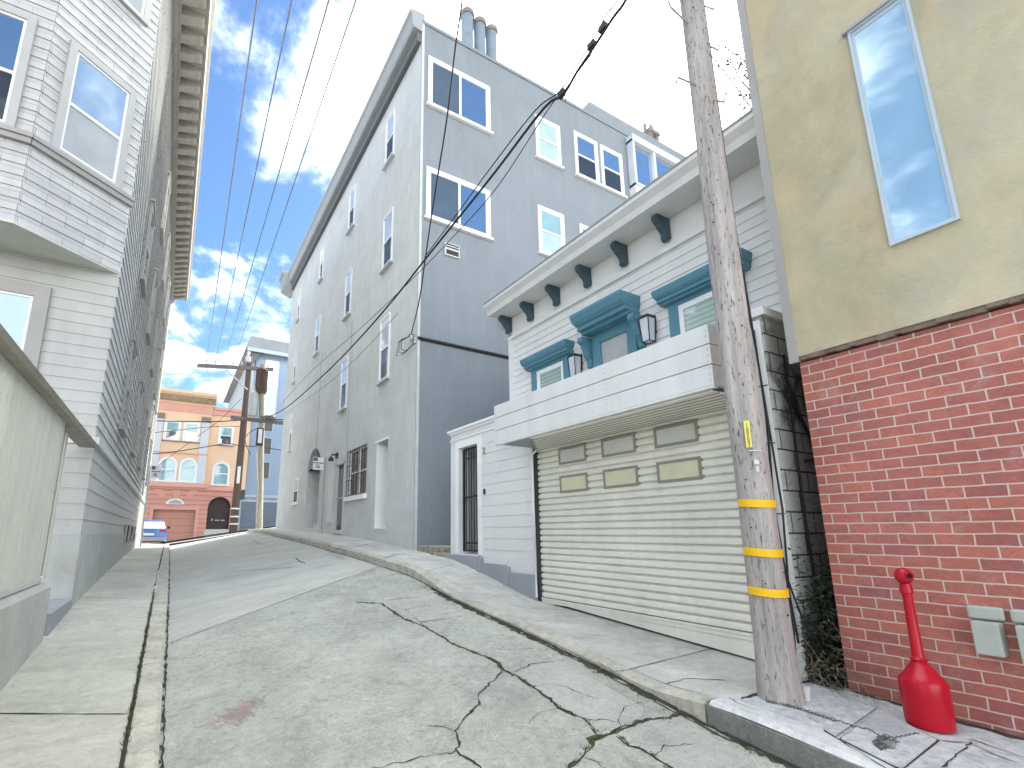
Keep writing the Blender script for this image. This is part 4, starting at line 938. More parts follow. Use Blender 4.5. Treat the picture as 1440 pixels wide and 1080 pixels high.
def sub_window(parent, F, r, t_, b_, split=.47, cas=.11, trim=None):
    u0, u1, v0, v1 = r; f = MB()
    for q in ((u0, u0+cas, v0, v1), (u1-cas, u1, v0, v1), (u0+cas, u1-cas, v1-cas, v1), (u0+cas, u1-cas, v0, v0+.05)): f.fb(F, *q, -.02, .075)
    a0, a1, b0, b1 = u0+cas, u1-cas, v0+.05, v1-cas; m = lerp(b0, b1, split)
    o = f.build('window', trim or M['trim_mid'], sh)
    s = MB()
    for q in ((a0, a0+.04, b0, b1), (a1-.04, a1, b0, b1), (a0+.04, a1-.04, b1-.04, b1), (a0+.04, a1-.04, b0, b0+.05), (a0+.04, a1-.04, m-.025, m+.03)): s.fb(F, *q, -.02, .05)
    s.build('sash', M['white'], o)
    MB().fb(F, a0+.03, a1-.03, m, b1-.03, .022, .036).build('pane', t_, o); MB().fb(F, a0+.03, a1-.03, b0+.03, m, .022, .028).build('pane', b_, o)
    return o
sub_window(by, FA, (w1[0], w1[1], zs1, w1[3]), G['pale'], G['curtain'])
up = FA.hit(205, 18)
sub_window(by, FA, (w1[0]-.02, w1[1], zs1+3.6, w1[3]+3.6), G['pale'], G['curtain'])
wl = FBb.hit(40, 110); sub_window(by, FBb, (wl[0]-1.3, wl[0]-.02, zs1, w1[3]), G['sky'], G['dark'])
wr = FLR.hit(64, 460); sub_window(sh, FLR, (-3.3, -2.06, 1.9, 3.92), G['aqua'], G['dark'], .42, .2, M['trim_grey'])
# bay windows seen edge-on along the street wall
for zz in (2.3, 5.9, 9.4):
    for y in (12.9, 16.6, 20.4, 24.2, 27.4):
        if zz > 9 and y < 13: continue
        h = 2.0 if zz < 9 else 1.9
        o = window(sh, FLS, (y, y+1.05, zz, zz+h), M['trim_grey'], G['pale'], G['dark'], cas=.11, out=.07, sash=.05, sd=.11)
        MB().fb(FLS, y-.06, y+1.11, zz+h, zz+h+.07, -.02, .10).build('head_board', M['trim_grey'], o)
k = MB(); k.tube([FLS(25.9, 11.9, .05), FLS(25.8, 7, .05), FLS(26, 5.5, .06), FLS(25.2, 3.6, .05), FLS(25.6, 1.6, .05)], .03, 6); k.tube([FLS(24.9, 5.5, .06), FLS(25.4, 5.7, .08), FLS(26, 5.5, .06)], .03, 6); k.build('downpipe', M['trim_grey'], sh)
# post and recess between fence and house
mb = MB(); mb.box(-1.62, -1.32, 8.2, 8.36, -1.4, 1.38); mb.build('gate_post', M['fence'], sh)
mb = MB(); mb.box(-1.5, XL+.04, 8.1, 9.7, -1.5, -.98); mb.build('doorstep', M['base_grey'], sh)

# board fence on its concrete base
fe = thing('board_fence', 'cream tongue and groove board fence on a concrete base at the left edge', 'fence', (XL, 4, -1.4))
FF = FXP(XL-.03); ZF = 1.32
mb = MB(); y = -4.5
while y < 7.45:
    e = min(7.5, y+.135); mb.fb(FF, y+.006, e-.006, -.5, ZF, -.04, .0); mb.fb(FF, y-.006, y+.006, -.5, ZF, -.04, -.022); y = e
mb.build('boards', M['fence'], fe, bevel=.004)
mb = MB(); mb.box8([(XL-.16, -4.5, ZF), (XL+.06, -4.5, ZF), (XL+.06, 9.6, ZF), (XL-.16, 9.6, ZF), (XL-.2, -4.5, ZF+.05), (XL+.09, -4.5, ZF+.04), (XL+.09, 9.6, ZF+.04), (XL-.2, 9.6, ZF+.05)]); mb.box(XL-.2, XL+.0, -4.5, 6.4, ZF+.05, ZF+.075); mb.build('cap_rail', M['cap'], fe)
mb = MB(); mb.ext([(-.3, -2.4), (.03, -2.4), (.03, -.64), (-.03, -.56), (-.3, -.56)], lambda p, q: (XL+p[0], q, p[1]), -4.5, 7.86); mb.ext([(-.3, -.56), (-.005, -.56), (-.02, -.5), (-.3, -.5)], lambda p, q: (XL+p[0], q, p[1]), -4.5, 7.5); mb.build('base_wall', M['conc_wall'], fe, bevel=.008)
mb = MB(); mb.box(XL-.22, XL-.05, 7.52, 7.72, -.5, ZF); mb.build('end_post', M['cap'], fe)

# ------------------------------------------------------------------ near utility pole
pb = ghit(1098, 983, zwr); PT = FY(pb.y).hit(972, 0)
pole = thing('utility_pole', 'big weathered timber utility pole with three yellow bands beside the garage', 'utility pole', pb)
def pc(z): t_ = (z-pb.z)/(PT[1]-pb.z); return Vector((lerp(pb.x, PT[0], t_), pb.y, z))
def pr_(z): return lerp(.143, .112, (z-pb.z)/(PT[1]-pb.z))
zz = [pb.z-.1+i*.12 for i in range(int((PT[1]+2.5-pb.z)/.12))]
mb = MB(); seg = 40; vs = []; rnd = random.Random(9)
for z in zz:
    c = pc(z)
    for k_ in range(seg):
        a = 2*math.pi*k_/seg; nse = noise.noise(Vector((math.cos(a)*3, math.sin(a)*3, z*.5)))*.012+noise.noise(Vector((math.cos(a)*14, math.sin(a)*14, z*.9)))*.006
        fl = .02*max(0, 1-(z-pb.z)/.35); vs.append((c.x+(pr_(z)+nse+fl)*math.cos(a), c.y+(pr_(z)+nse+fl)*math.sin(a), z))
mb.add(vs, [(j*seg+i, j*seg+(i+1) % seg, (j+1)*seg+(i+1) % seg, (j+1)*seg+i) for j in range(len(zz)-1) for i in range(seg)])
mb.build('shaft', M['pole'], pole, smooth=True)
Fp = FY(pb.y-.15)
for py in (706, 777, 836):
    z = FY(pb.y-.15).hit(1075, py)[1]; c = pc(z)
    mb = MB(); seg = 36; r_ = pr_(z)+.014
    vs = []
    for dz, rr_ in ((-.032, r_-.01), (-.032, r_), (.032, r_), (.032, r_-.01)):
        for k_ in range(seg):
            a = R(150)+R(235)*k_/(seg-1); vs.append((c.x+rr_*math.cos(a), c.y+rr_*math.sin(a), z+dz+.012*math.sin(a*1.0)))
    mb.add(vs, [(j*seg+i, j*seg+i+1, (j+1)*seg+i+1, (j+1)*seg+i) for j in range(3) for i in range(seg-1)]); mb.build('reflective_band', M['yellow'], pole, smooth=True)
# number tag, plates, pegs, knot holes
tz0, tz1 = Fp.hit(1030, 622)[1], Fp.hit(1028, 583)[1]
def onpole(z, ang, out=.0): c = pc(z); r_ = pr_(z)+out; return Vector((c.x+r_*math.cos(ang), c.y+r_*math.sin(ang), z))
an = R(212)
mb = MB(); tn = Vector((math.cos(an), math.sin(an), 0)); tt = Vector((-math.sin(an), math.cos(an), 0))
def tagbox(mb, zc, hw, hh, o0, o1, du=0):
    c = onpole(zc, an)+tt*du
    p = []
    for dz in (-hh, hh):
        for a, b in ((-hw, o0), (hw, o0), (hw, o1), (-hw, o1)): p.append(c+tt*a+tn*b+Vector((0, 0, dz)))
    mb.box8(p)
tagbox(mb, (tz0+tz1)/2, .022, (tz1-tz0)/2, -.005, .018); tg = mb.build('number_tag', M['tagy'], pole)
TXT = '110022005'
for i, ch in enumerate(TXT):
    cu = bpy.data.curves.new('digit', 'FONT'); cu.body = ch; cu.size = .036; cu.extrude = .001; cu.align_x = 'CENTER'
    tmp = bpy.data.objects.new('t', cu); COL.objects.link(tmp); bpy.context.view_layer.update()
    me = bpy.data.meshes.new_from_object(tmp.evaluated_get(bpy.context.evaluated_depsgraph_get())); bpy.data.objects.remove(tmp)
    zc = lerp(tz1-.045, tz0+.005, i/(len(TXT)-1)); c = onpole((tz0+tz1)/2, an)+tn*.0195
    p0 = Vector((c.x+(pc(zc)-pc((tz0+tz1)/2)).x, c.y, zc))
    if i == 0: dm = MB()
    for poly in me.polygons:
        dm.add([p0-tt*me.vertices[v].co.x*-1*-1+Vector((0, 0, me.vertices[v].co.y))+tn*(me.vertices[v].co.z) for v in poly.vertices], [tuple(range(len(poly.vertices)))])
    bpy.data.meshes.remove(me)
dm.build('digits', M['black'], tg)
mb = MB()
an = R(228)
tn = Vector((math.cos(an), math.sin(an), 0)); tt = Vector((-math.sin(an), math.cos(an), 0))
z = Fp.hit(1040, 645)[1]; tagbox(mb, z, .02, .02, -.004, .012); z = Fp.hit(1042, 655)[1]; tagbox(mb, z, .010, .025, -.004, .010); z = Fp.hit(1038, 628)[1]; tagbox(mb, z, .05, .004, -.004, .010)
mb.build('metal_plate', M['grey_plastic'], pole)
mb = MB()
for px, py, tx, ty in ((1000, 72, 1010, 62), (1000, 145, 1018, 130), (945, 18, 941, 2), (965, 108, 953, 117), (988, 14, 1003, 0)):
    F0 = FY(pb.y); a = F0.hit(px, py); b = F0.hit(tx, ty); sgn = 1 if tx > px else -1
    s0 = Vector((pc(a[1]).x, pb.y, a[1])); e0 = Vector((b[0]+.02*sgn, pb.y, b[1])); s1 = Vector((e0.x-.04*sgn, pb.y, (a[1]+b[1])/2))
    MB().tube([s0, s1, e0], .011, 6).build('step_peg', M['galv'], pole)
mb = MB(); rnd = random.Random(4)
for i in range(80):
    a = R(rnd.uniform(180, 300)); z = rnd.uniform(pb.z+.2, PT[1]); p = onpole(z, a, .004); q = onpole(z, a, -.02); mb.tube([q, p], rnd.uniform(.004, .009), 6)
mb.build('nail_holes', M['dark'], pole)
# cables that climb the pole
mb = MB(); P = []
for z, o_, an_ in ((PT[1]+2, .02, -22), (4.5, .02, -20), (3, .03, -20), (2, .05, -25), (1.0, .07, -28), (.2, .02, -25), (-.4, .05, -18), (-.8, .10, -10), (-1.3, .16, 5)):
    P.append(onpole(z, R(an_), o_))
mb.tube(P, .012, 6); mb.tube([p+Vector((.03, .01, 0)) for p in P[:5]]+[P[5]+Vector((.14, 0, 0)), P[6]+Vector((.05, 0, 0)), P[7]+Vector((.2, .0, .0))], .009, 6)
mb.tube([onpole(PT[1], R(-28), .012), onpole(2.5, R(-30), .012), onpole(.5, R(-30), .012), onpole(-1.1, R(-28), .012)], .016, 6)
tag(mb.build('cable', M['cable']), 'loose black cables running down the right side of the big pole', 'cable')

# white plastic piece by the pole foot
p = ghit(1134, 985, zwr); mb = MB(); mb.lathe(p, [(.028, 0), (.036, .1), (.037, .105), (.033, .106)], 18); tag(mb.build('paper_cup', M['grey_plastic'], smooth=True), 'small whitish cup standing against the pole foot', 'cup')

# weeds in the gap
rnd = random.Random(31); mb = MB(); md = MB()
for i in range(4200):
    x = rnd.uniform(5.05, 5.9); y = rnd.uniform(2.34, 2.61); z0 = zwr(min(x, 5.9), y)
    z = z0+abs(rnd.gauss(0, .5)); s = rnd.uniform(.012, .035); a = rnd.uniform(0, 6.3); b = rnd.uniform(-.7, .7)
    c = Vector((x, y, z)); u_ = Vector((math.cos(a), math.sin(a), b))*s; w_ = Vector((-math.sin(a), math.cos(a), rnd.uniform(-.5, .5)))*s*.45
    mb.add([c-u_, c+w_, c+u_, c-w_], [(0, 1, 2, 3)])
o = mb.build('weeds', M['ivy']); tag(o, 'dark overgrown weeds filling the gap beside the brick wall', 'weeds', kind='stuff')
for i in range(120):
    b = Vector((rnd.uniform(4.95, 5.6), rnd.uniform(2.3, 2.6), 0)); b.z = zwr(b.x, b.y)+abs(rnd.gauss(.12, .2)); p = b.copy(); h = rnd.uniform(0, 6.3); pts = [b]
    drift = Vector((rnd.uniform(-.06, .0), rnd.uniform(-.07, .01), 0))
    for k_ in range(rnd.randint(4, 8)):
        h += rnd.uniform(-.7, .7); p = p+drift+Vector((math.cos(h)*.035, math.sin(h)*.035, rnd.uniform(-.06, .035))); fl = zwr(p.x, p.y)+.004
        if p.z < fl: p.z = fl
        pts.append(p.copy())
    md.tube(pts, rnd.uniform(.0007, .0019), 4)
    if i % 3 == 0:
        for q in pts[1:]:
            u_ = Vector((rnd.uniform(-1, 1), rnd.uniform(-1, 1), rnd.uniform(-.6, .6)))*.016; w_ = Vector((u_.y, -u_.x, .006))*.4; md.add([q-u_, q+w_, q+u_, q-w_], [(0, 1, 2, 3)])
o = md.build('dry_stems', M['dry']); tag(o, 'dead dry stems spilling from the gap behind the pole', 'dry stems', kind='stuff')

# red smokers' receptacle
cb = ghit(1309, 1022, zwr); cb.x = min(cb.x, 4.97)
rt = thing('ash_receptacle', 'glossy red plastic cigarette receptacle with long neck against the brick wall', 'ash receptacle', cb)
prof = [(.155, 0), (.168, .01), (.172, .05), (.174, .22), (.172, .30), (.165, .315), (.140, .34), (.085, .40), (.052, .435), (.045, .45)]
prof = [(r_*.80, z*1.0) for r_, z in prof]
MB().lathe(cb, [(0.001, .0)]+prof, 48).build('base', M['red'], rt, smooth=True)
tilt = Vector((-.004, .0, 0))
nk = MB(); nk.lathe(cb+Vector((0, 0, .44)), [(.05, 0), (.052, .012), (.040, .02), (.036, .03), (.031, .40), (.030, .465), (.040, .47), (.041, .505), (.036, .515), (.034, .54)], 28); nk.build('neck', M['red'], rt, smooth=True)
hd = MB(); cz = 1.035
hd.lathe(cb+Vector((0, 0, cz)), [(.001, -.062)]+[(.058*math.cos(a), .062*math.sin(a)) for a in [R(-75+15*i) for i in range(11)]]+[(.001, .062)], 28); hdo = hd.build('head', M['red'], rt, smooth=True)
dv = Vector((-.62, -.78, 0)).normalized(); hm = MB(); c = cb+Vector((0, 0, cz+.004))
hm.tube([c+dv*.045, c+dv*.0595], .021, 18); hm.build('opening', M['hole'], hdo)
rim = MB(); ringp = []
sx = Vector((-dv.y, dv.x, 0))
for k_ in range(21): a = 2*math.pi*k_/20; ringp.append(c+dv*.0585+sx*(.024*math.cos(a))+Vector((0, 0, .024*math.sin(a))))
rim.tube(ringp, .004, 6); rim.build('opening_rim', M['red'], hdo, smooth=True)
# chain and padlock lying beside it
P = [ghit(*q, zwr) for q in ((1080, 988), (1120, 997), (1160, 1010), (1195, 1022), (1225, 1030), (1240, 1040), (1262, 1040), (1290, 1034), (1300, 1033))]
P2 = [ghit(*q, zwr) for q in ((1245, 1045), (1232, 1052), (1240, 1058), (1252, 1054), (1262, 1047), (1250, 1043), (1238, 1046), (1244, 1055))]
def chain(mb, P, z=.012):
    pts = []
    for a, b in zip(P, P[1:]):
        n_ = max(1, int((b-a).length/.022)); pts += [a.lerp(b, i/n_) for i in range(n_)]
    for i, p in enumerate(pts[:-1]):
        t_ = (pts[i+1]-p).normalized(); s_ = t_.cross(Vector((0, 0, 1))).normalized(); w_ = s_ if i % 2 else Vector((0, 0, 1)); c = Vector((p.x, p.y, zwr(p.x, p.y)+z))
        ring = [c+t_*(.016*math.cos(a))+w_*(.008*math.sin(a)) for a in [2*math.pi*k/8 for k in range(9)]]; mb.tube(ring, .003, 5, cap=False)
ch = thing('chain', 'rusty chain with a tangled heap lying on the pale sidewalk', 'chain', P[4])
mb = MB(); chain(mb, P); chain(mb, P2, .02); chain(mb, [p+Vector((.01, .012, 0)) for p in P2[::-1]], .03); mb.build('links', M['joint'], ch)
mb = MB(); c = P2[3]; mb.box(c.x-.02, c.x+.02, c.y-.025, c.y+.02, c.z+.02, c.z+.045); mb.tube([c+Vector((-.014, .02, .03)), c+Vector((-.014, .05, .03)), c+Vector((.014, .05, .03)), c+Vector((.014, .02, .03))], .005, 6); mb.build('padlock', M['galv'], ch)

# ------------------------------------------------------------------ parking signs
def sign(base, top, F, r, name, label, m, flag):
    t = thing(name, label, 'street sign', base, 'parking signs')
    MB().tube([base, top], .032, 8).build('post', M['galv'], t)
    u0, u1, v0, v1 = r
    p = MB().fb(F, u0, u1, v0, v1, 0, .012).build('plate', m, t)
    k = MB(); W, H = u1-u0, v1-v0
    k.fb(F, u0+.03*W, u0+.42*W, v1-.30*H, v1-.03*H, .012, .016)
    for a, b in ((.06, .20), (.24, .36), (.42, .56), (.62, .78), (.82, .94)): k.fb(F, u0+a*W, u0+b*W, v1-.50*H, v1-.40*H, .012, .016)
    for j, (a, b) in enumerate(((.28, .62), (.3, .66), (.25, .7))): k.fb(F, u0+a*W, u0+b*W, v1-(.64+.1*j)*H, v1-(.59+.1*j)*H, .012, .016)
    k.build('print', M['signr'], p)
gy = 19.7; gb0 = Vector((XR-.35, gy, zwr(XR-.35, gy)))
FYs = FY(gy-.04); r_ = FYs.rect((440, 643), (456, 643), (456, 661), (440, 661)); tp = FYs.hit(455, 642)
gx = (r_[1]); gb0 = Vector((gx-.0, gy, zwr(gx, gy)))
sign(gb0, Vector((gx, gy, r_[3]+.02)), FYs, (r_[0], r_[1]-.03, r_[2], r_[3]), 'parking_sign', 'parking sign on a post beside the arched entrance of the grey building', M['signw'], 0)
ly = 26.0; FYs = FY(ly-.04); r_ = FYs.rect((210, 655), (226, 655), (226, 672.5), (210, 672.5)); b0 = FYs.hit(205, 755)
gx = r_[0]+.02; sign(Vector((gx, ly, zwl(gx, ly))), Vector((gx, ly, r_[3])), FYs, (r_[0]+.06, r_[1], r_[2], r_[3]), 'parking_sign', 'parking sign on a post at the far corner of the shingled house', M['signw'], 1)

# ------------------------------------------------------------------ buildings across the cross street
FO = FY(42)
ob = thing('row_house', 'apricot and salmon painted house with arched windows across the cross street', 'house', (1.3, 42, -.6))
MB().box(-4.5, 4.9, 42, 56, 3.3, 9.0).build('upper_wall', M['orange'], ob)
MB().box(-4.5, 2.0, 41.75, 41.99, 3.5, 9.1).build('bay_wall', M['orange'], ob)
mb = MB(); mb.holes(FO, -4.5, 4.45, -2.5, 3.15, [(-1.1, 1.62, -2.4, 1.66, .3), (2.4, 4.0, -1.2, 2.7, .6)])
mb.build('base_wall', M['salmon_r'], ob)
mb = MB(); mb.fb(FO, -4.6, 4.5, 3.15, 3.45, -.1, .14); mb.fb(FO, -4.6, 2.2, 3.3, 3.62, .0, .42); mb.fb(FO, -4.6, 2.0, 5.75, 5.85, .25, .36); mb.fb(FO, -4.5, 2.05, 8.95, 9.55, -.2, .3); mb.build('belt_course', M['salmon'], ob)
mb = MB(); mb.fb(FO, -4.6, 2.2, 9.55, 9.68, -.2, .4); mb.ext([(.3, 9.68), (.45, 9.7), (.62, 10.15), (.9, 10.3), (.95, 10.5), (-.5, 10.55), (-.5, 9.68)], lambda p, q: FO(q, p[1], p[0]), -4.8, 2.25); cc = mb.build('cornice', M['orange'], ob)
MB().fb(FO, -4.7, 2.2, 9.72, 10.12, .3, .68).build('carved_frieze', M['gold'], cc)
mb = MB(); mb.fb(FO, 2.1, 4.95, 9.0, 9.5, -.3, .18); mb.fb(FO, 2.1, 5.0, 9.4, 9.6, -.3, .35); mb.build('side_cornice', M['salmon'], ob)
for u0, u1 in ((-1.56, -1.15), (1.4, 1.95)):
    p = MB().fb(FO, u0, u1, 3.6, 8.3, .25, .34).build('pilaster', M['lav'], ob); MB().fb(FO, u0-.05, u1+.05, 8.3, 8.7, .25, .42).build('capital', M['brownstone'], p)
for u0, u1, n0 in ((-1.06, .03, .25), (.2, 1.32, .25), (2.62, 3.72, 0)):
    window(ob, FO, (u0, u1, 6.7, 8.25), M['white'], G['aqua'], G['sky'], cas=.14, out=.06, sd=.16, sillm=M['brownstone'], n0=n0)
def archwin(u0, u1, v0, v1, n0):
    c, r_ = (u0+u1)/2, (u1-u0)/2; vs_ = v1-r_
    f = MB(); out_ = [(u0, v0)]+[(c-r_*math.cos(a), vs_+r_*math.sin(a)) for a in [math.pi*k/12 for k in range(13)]]+[(u1, v0)]
    ri = r_-.17; inn = [(u0+.17, v0)]+[(c-ri*math.cos(a), vs_+ri*math.sin(a)) for a in [math.pi*k/12 for k in range(13)]]+[(u1-.17, v0)]
    for i in range(len(out_)-1):
        f.box8([FO(*out_[i], n0-.02), FO(*out_[i+1], n0-.02), FO(*inn[i+1], n0-.02), FO(*inn[i], n0-.02), FO(*out_[i], n0+.09), FO(*out_[i+1], n0+.09), FO(*inn[i+1], n0+.09), FO(*inn[i], n0+.09)])
    f.fb(FO, u0+.17, u1-.17, (v0+vs_)/2+.2, (v0+vs_)/2+.28, n0, n0+.06); f.fb(FO, u0-.05, u1+.05, v0-.12, v0, n0, n0+.15)
    o = f.build('window', M['white'], ob); g_ = MB(); g_.ext(inn, lambda p, q: FO(p[0], p[1], q), n0+.005, n0+.03); g_.build('pane', G['aqua'], o)
archwin(-1.15, .1, 3.75, 5.5, .25); archwin(.2, 1.4, 3.75, 5.5, .25); archwin(2.45, 3.7, 3.65, 5.4, 0)
mb = MB(); mb.fb(FO, -1.1, 1.62, -2.4, 1.66, -.32, -.3); gd = mb.build('garage_door', M['salmon_d'], ob)
mb = MB(); mb.fb(FO, -1.3, -1.1, -2.4, 1.86, -.2, .05); mb.fb(FO, 1.62, 1.82, -2.4, 1.86, -.2, .05); mb.fb(FO, -1.1, 1.62, 1.66, 1.86, -.2, .05); mb.build('garage_frame', M['salmon'], ob)
mb = MB(); fl = [(.22-.62*math.cos(a), 2.05+.42*math.sin(a)) for a in [math.pi*k/10 for k in range(11)]]; mb.ext(fl, lambda p, q: FO(p[0], p[1], q), -.02, .05); fo = mb.build('fan_light', M['white'], ob)
mb = MB(); mb.ext([(.22-.42*math.cos(a), 2.1+.26*math.sin(a)) for a in [math.pi*k/10 for k in range(11)]], lambda p, q: FO(p[0], p[1], q), .05, .06); mb.build('pane', G['dark'], fo)
mb = MB()
for a, b in ((-.18, .18), (-.95, -.6), (.6, .95)): mb.ext([(.22+a, 2.5), (.22+b, 2.5), (.22+b*1.5, 3.1), (.22+a*1.5, 3.1)], lambda p, q: FO(p[0], p[1], q), 0, .05)
mb.build('keystone', M['salmon'], ob)
mb = MB(); mb.fb(FO, 2.4, 4.0, -1.2, 2.7, -.62, -.6); do = mb.build('entrance', M['maroon'], ob)
MB().fb(FO, 2.75, 2.85, .9, 1.05, -.6, -.55).build('bell', M['galv'], do); MB().fb(FO, 3.4, 3.7, .9, .98, -.6, -.56).build('letter_plate', M['galv'], do); MB().fb(FO, 3.0, 3.3, .9, .98, -.6, -.56).build('letter_plate', M['galv'], do)
mb = MB(); c, r_ = 3.2, .8
for sgn in (-1, 1): mb.ext([(c+sgn*r_, 1.9), (c+sgn*r_, 2.7), (c, 2.7)]+[(c+sgn*r_*math.sin(t), 1.9+r_*math.cos(t)) for t in [math.pi/2*k/8 for k in range(9)]], lambda p, q: FO(p[0], p[1], q), -.5, .003)
for k_ in range(9):
    a = math.pi*(k_+.5)/9; mb.ext([(c-r_*math.cos(a-.15), 1.9+r_*math.sin(a-.15)), (c-r_*math.cos(a+.15), 1.9+r_*math.sin(a+.15)), (c-1.2*math.cos(a+.13), 1.9+1.1*math.sin(a+.13)), (c-1.2*math.cos(a-.13), 1.9+1.1*math.sin(a-.13))], lambda p, q: FO(p[0], p[1], q), 0, .05)
mb.build('door_arch', M['salmon_r'], ob)
mb = MB(); mb.fb(FO, 2.3, 4.1, -1.2, .1, -.6, .35); mb.fb(FO, 2.4, 4.0, -1.2, .26, -.6, .05); mb.build('door_step', M['trim_light'], ob)

bl = thing('apartment_building', 'tall pale blue building with grey overhanging roof behind the two far poles', 'apartment building', (8, 42, .2))
MB().box(4.95, 16, 42.3, 62, -1, 15.0).build('wall', M['blue_wall'], bl)
MB().box(4.6, 4.94, 42.5, 62, 8, 15.4).build('side_wall', M['blue_light'], bl)
mb = MB(); mb.ext([(4.0, 14.9), (4.3, 15.9), (12.5, 15.9), (12.9, 14.9)], lambda p, q: (p[0], q, p[1]), 41.6, 62); rf = mb.build('roof', M['slate'], bl)
mb = MB(); mb.ext([(4.4, 14.85), (5.6, 14.85), (5.0, 14.3), (4.5, 13.4)], lambda p, q: (p[0], q, p[1]), 41.8, 42.3); mb.ext([(8.2, 14.85), (10.5, 14.85), (10.5, 12.6), (9.2, 13.6)], lambda p, q: (p[0], q, p[1]), 41.8, 42.3); mb.build('eave_board', M['shade_and_eave'], rf)
MB().box(4.1, 12.8, 41.5, 41.595, 14.6, 14.9).build('fascia', M['blue_light'], rf)
FBl = FY(42.3)
f = MB(); f.fb(FBl, 5.65, 5.72, 9.2, 14.3, -.01, .05); f.fb(FBl, 6.75, 6.82, 9.2, 14.3, -.01, .05); f.fb(FBl, 5.72, 6.75, 11.8, 11.9, -.01, .05); f.fb(FBl, 5.72, 6.75, 14.25, 14.35, -.01, .05)
o = f.build('window', M['blue_light'], bl); MB().fb(FBl, 5.72, 6.75, 9.2, 14.25, .004, .03).build('pane', G['sky'], o)
for v in (6.3, 4.3, 8.2):
    o = MB().fb(FBl, 5.9, 6.7, v-.06, v+1.36, -.01, .04).build('window', M['blue_light'], bl); MB().fb(FBl, 5.98, 6.62, v, v+1.3, .04, .05).build('pane', G['dark'], o)
f = MB(); f.fb(FBl, 4.95, 12, 2.75, 2.95, -.01, .12); f.build('belt_course', M['blue_light'], bl)
o = MB().fb(FBl, 4.75, 8.6, -1, 2.4, -.01, .05).build('garage_door', M['garage_b'], bl); m = MB(); m.fb(FBl, 4.6, 4.75, -1, 2.5, -.01, .08); m.fb(FBl, 4.75, 8.6, 2.4, 2.55, -.01, .08); m.build('frame', M['blue_light'], o)

# car with its tail towards us
car = thing('parked_car', 'blue hatchback seen from behind at the top of the alley', 'car', (-.95, 34.5, -.65))
def cs(x, y, z): return Vector((-.93+x, 32.6+y, -.74+z))
mb = MB(); W = .86
sec = [(0, .30, .95, .80), (.12, .24, 1.0, .86), (.9, .22, 1.0, .88), (2.6, .22, .98, .88), (3.5, .24, .90, .86), (4.05, .3, .72, .74)]
vs = []
for y, zb_, zt_, w_ in sec:
    vs += [cs(-w_, y, zb_), cs(-w_-.02, y, lerp(zb_, zt_, .55)), cs(-w_+.06, y, zt_), cs(w_-.06, y, zt_), cs(w_+.02, y, lerp(zb_, zt_, .55)), cs(w_, y, zb_)]
fs = [(j*6+i, j*6+(i+1) % 6, (j+1)*6+(i+1) % 6, (j+1)*6+i) for j in range(len(sec)-1) for i in range(6)]+[tuple(range(6)), tuple(range((len(sec)-1)*6, len(sec)*6))]
mb.add(vs, fs); 
cab = [(.22, .95, .80, .80), (.62, 1.44, .60, .60), (1.9, 1.48, .60, .6), (2.9, .97, .80, .8)]
mb.add([cs(-.62, .55, 1.44), cs(.62, .55, 1.44), cs(.62, 1.9, 1.48), cs(-.62, 1.9, 1.48), cs(-.66, .5, 1.40), cs(.66, .5, 1.40), cs(.66, 2.0, 1.42), cs(-.66, 2.0, 1.42)], [(0, 1, 2, 3), (4, 5, 6, 7), (0, 1, 5, 4), (1, 2, 6, 5), (2, 3, 7, 6), (3, 0, 4, 7)])
mb.build('body', M['carblue'], car, smooth=True, bevel=.03)
mb = MB(); mb.add([cs(-.78, .2, .98), cs(.78, .2, .98), cs(.8, 2.9, .98), cs(-.8, 2.9, .98), cs(-.63, .56, 1.41), cs(.63, .56, 1.41), cs(.63, 1.95, 1.42), cs(-.63, 1.95, 1.42)], [(4, 5, 6, 7), (0, 1, 5, 4), (1, 2, 6, 5), (2, 3, 7, 6), (3, 0, 4, 7)]); mb.build('glasshouse', G['pale'], car)
for s in (-1, 1):
    mb = MB(); mb.box(*sorted((cs(s*.5, 0, 0).x, cs(s*.84, 0, 0).x)), cs(0, -.03, 0).y, cs(0, .08, 0).y, cs(0, 0, .78).z, cs(0, 0, .92).z); mb.build('tail_light', M['tail'], car, bevel=.01)
    mb = MB(); mb.box(*sorted((cs(s*.84, 0, 0).x, cs(s*1.0, 0, 0).x)), cs(0, 2.3, 0).y, cs(0, 2.42, 0).y, cs(0, 0, .98).z, cs(0, 0, 1.12).z); mb.build('mirror', M['black'], car, bevel=.02)
    for y in (.75, 3.3):
        mb = MB(); a, b = cs(s*.66, y, .31), cs(s*.88, y, .31); mb.tube([a, b], .31, 24); wh = mb.build('wheel', M['tyre'], car, smooth=True); MB().tube([cs(s*.85, y, .31), cs(s*.89, y, .31)], .19, 20).build('rim', M['galv'], wh)
MB().box(cs(-.26, 0, 0).x, cs(.26, 0, 0).x, cs(0, -.03, 0).y, cs(0, .02, 0).y, cs(0, 0, .6).z, cs(0, 0, .72).z).build('number_plate', M['signw'], car)
MB().box(cs(-.82, 0, 0).x, cs(.82, 0, 0).x, cs(0, -.06, 0).y, cs(0, .15, 0).y, cs(0, 0, .28).z, cs(0, 0, .5).z).build('bumper', M['base_grey'], car, bevel=.03)

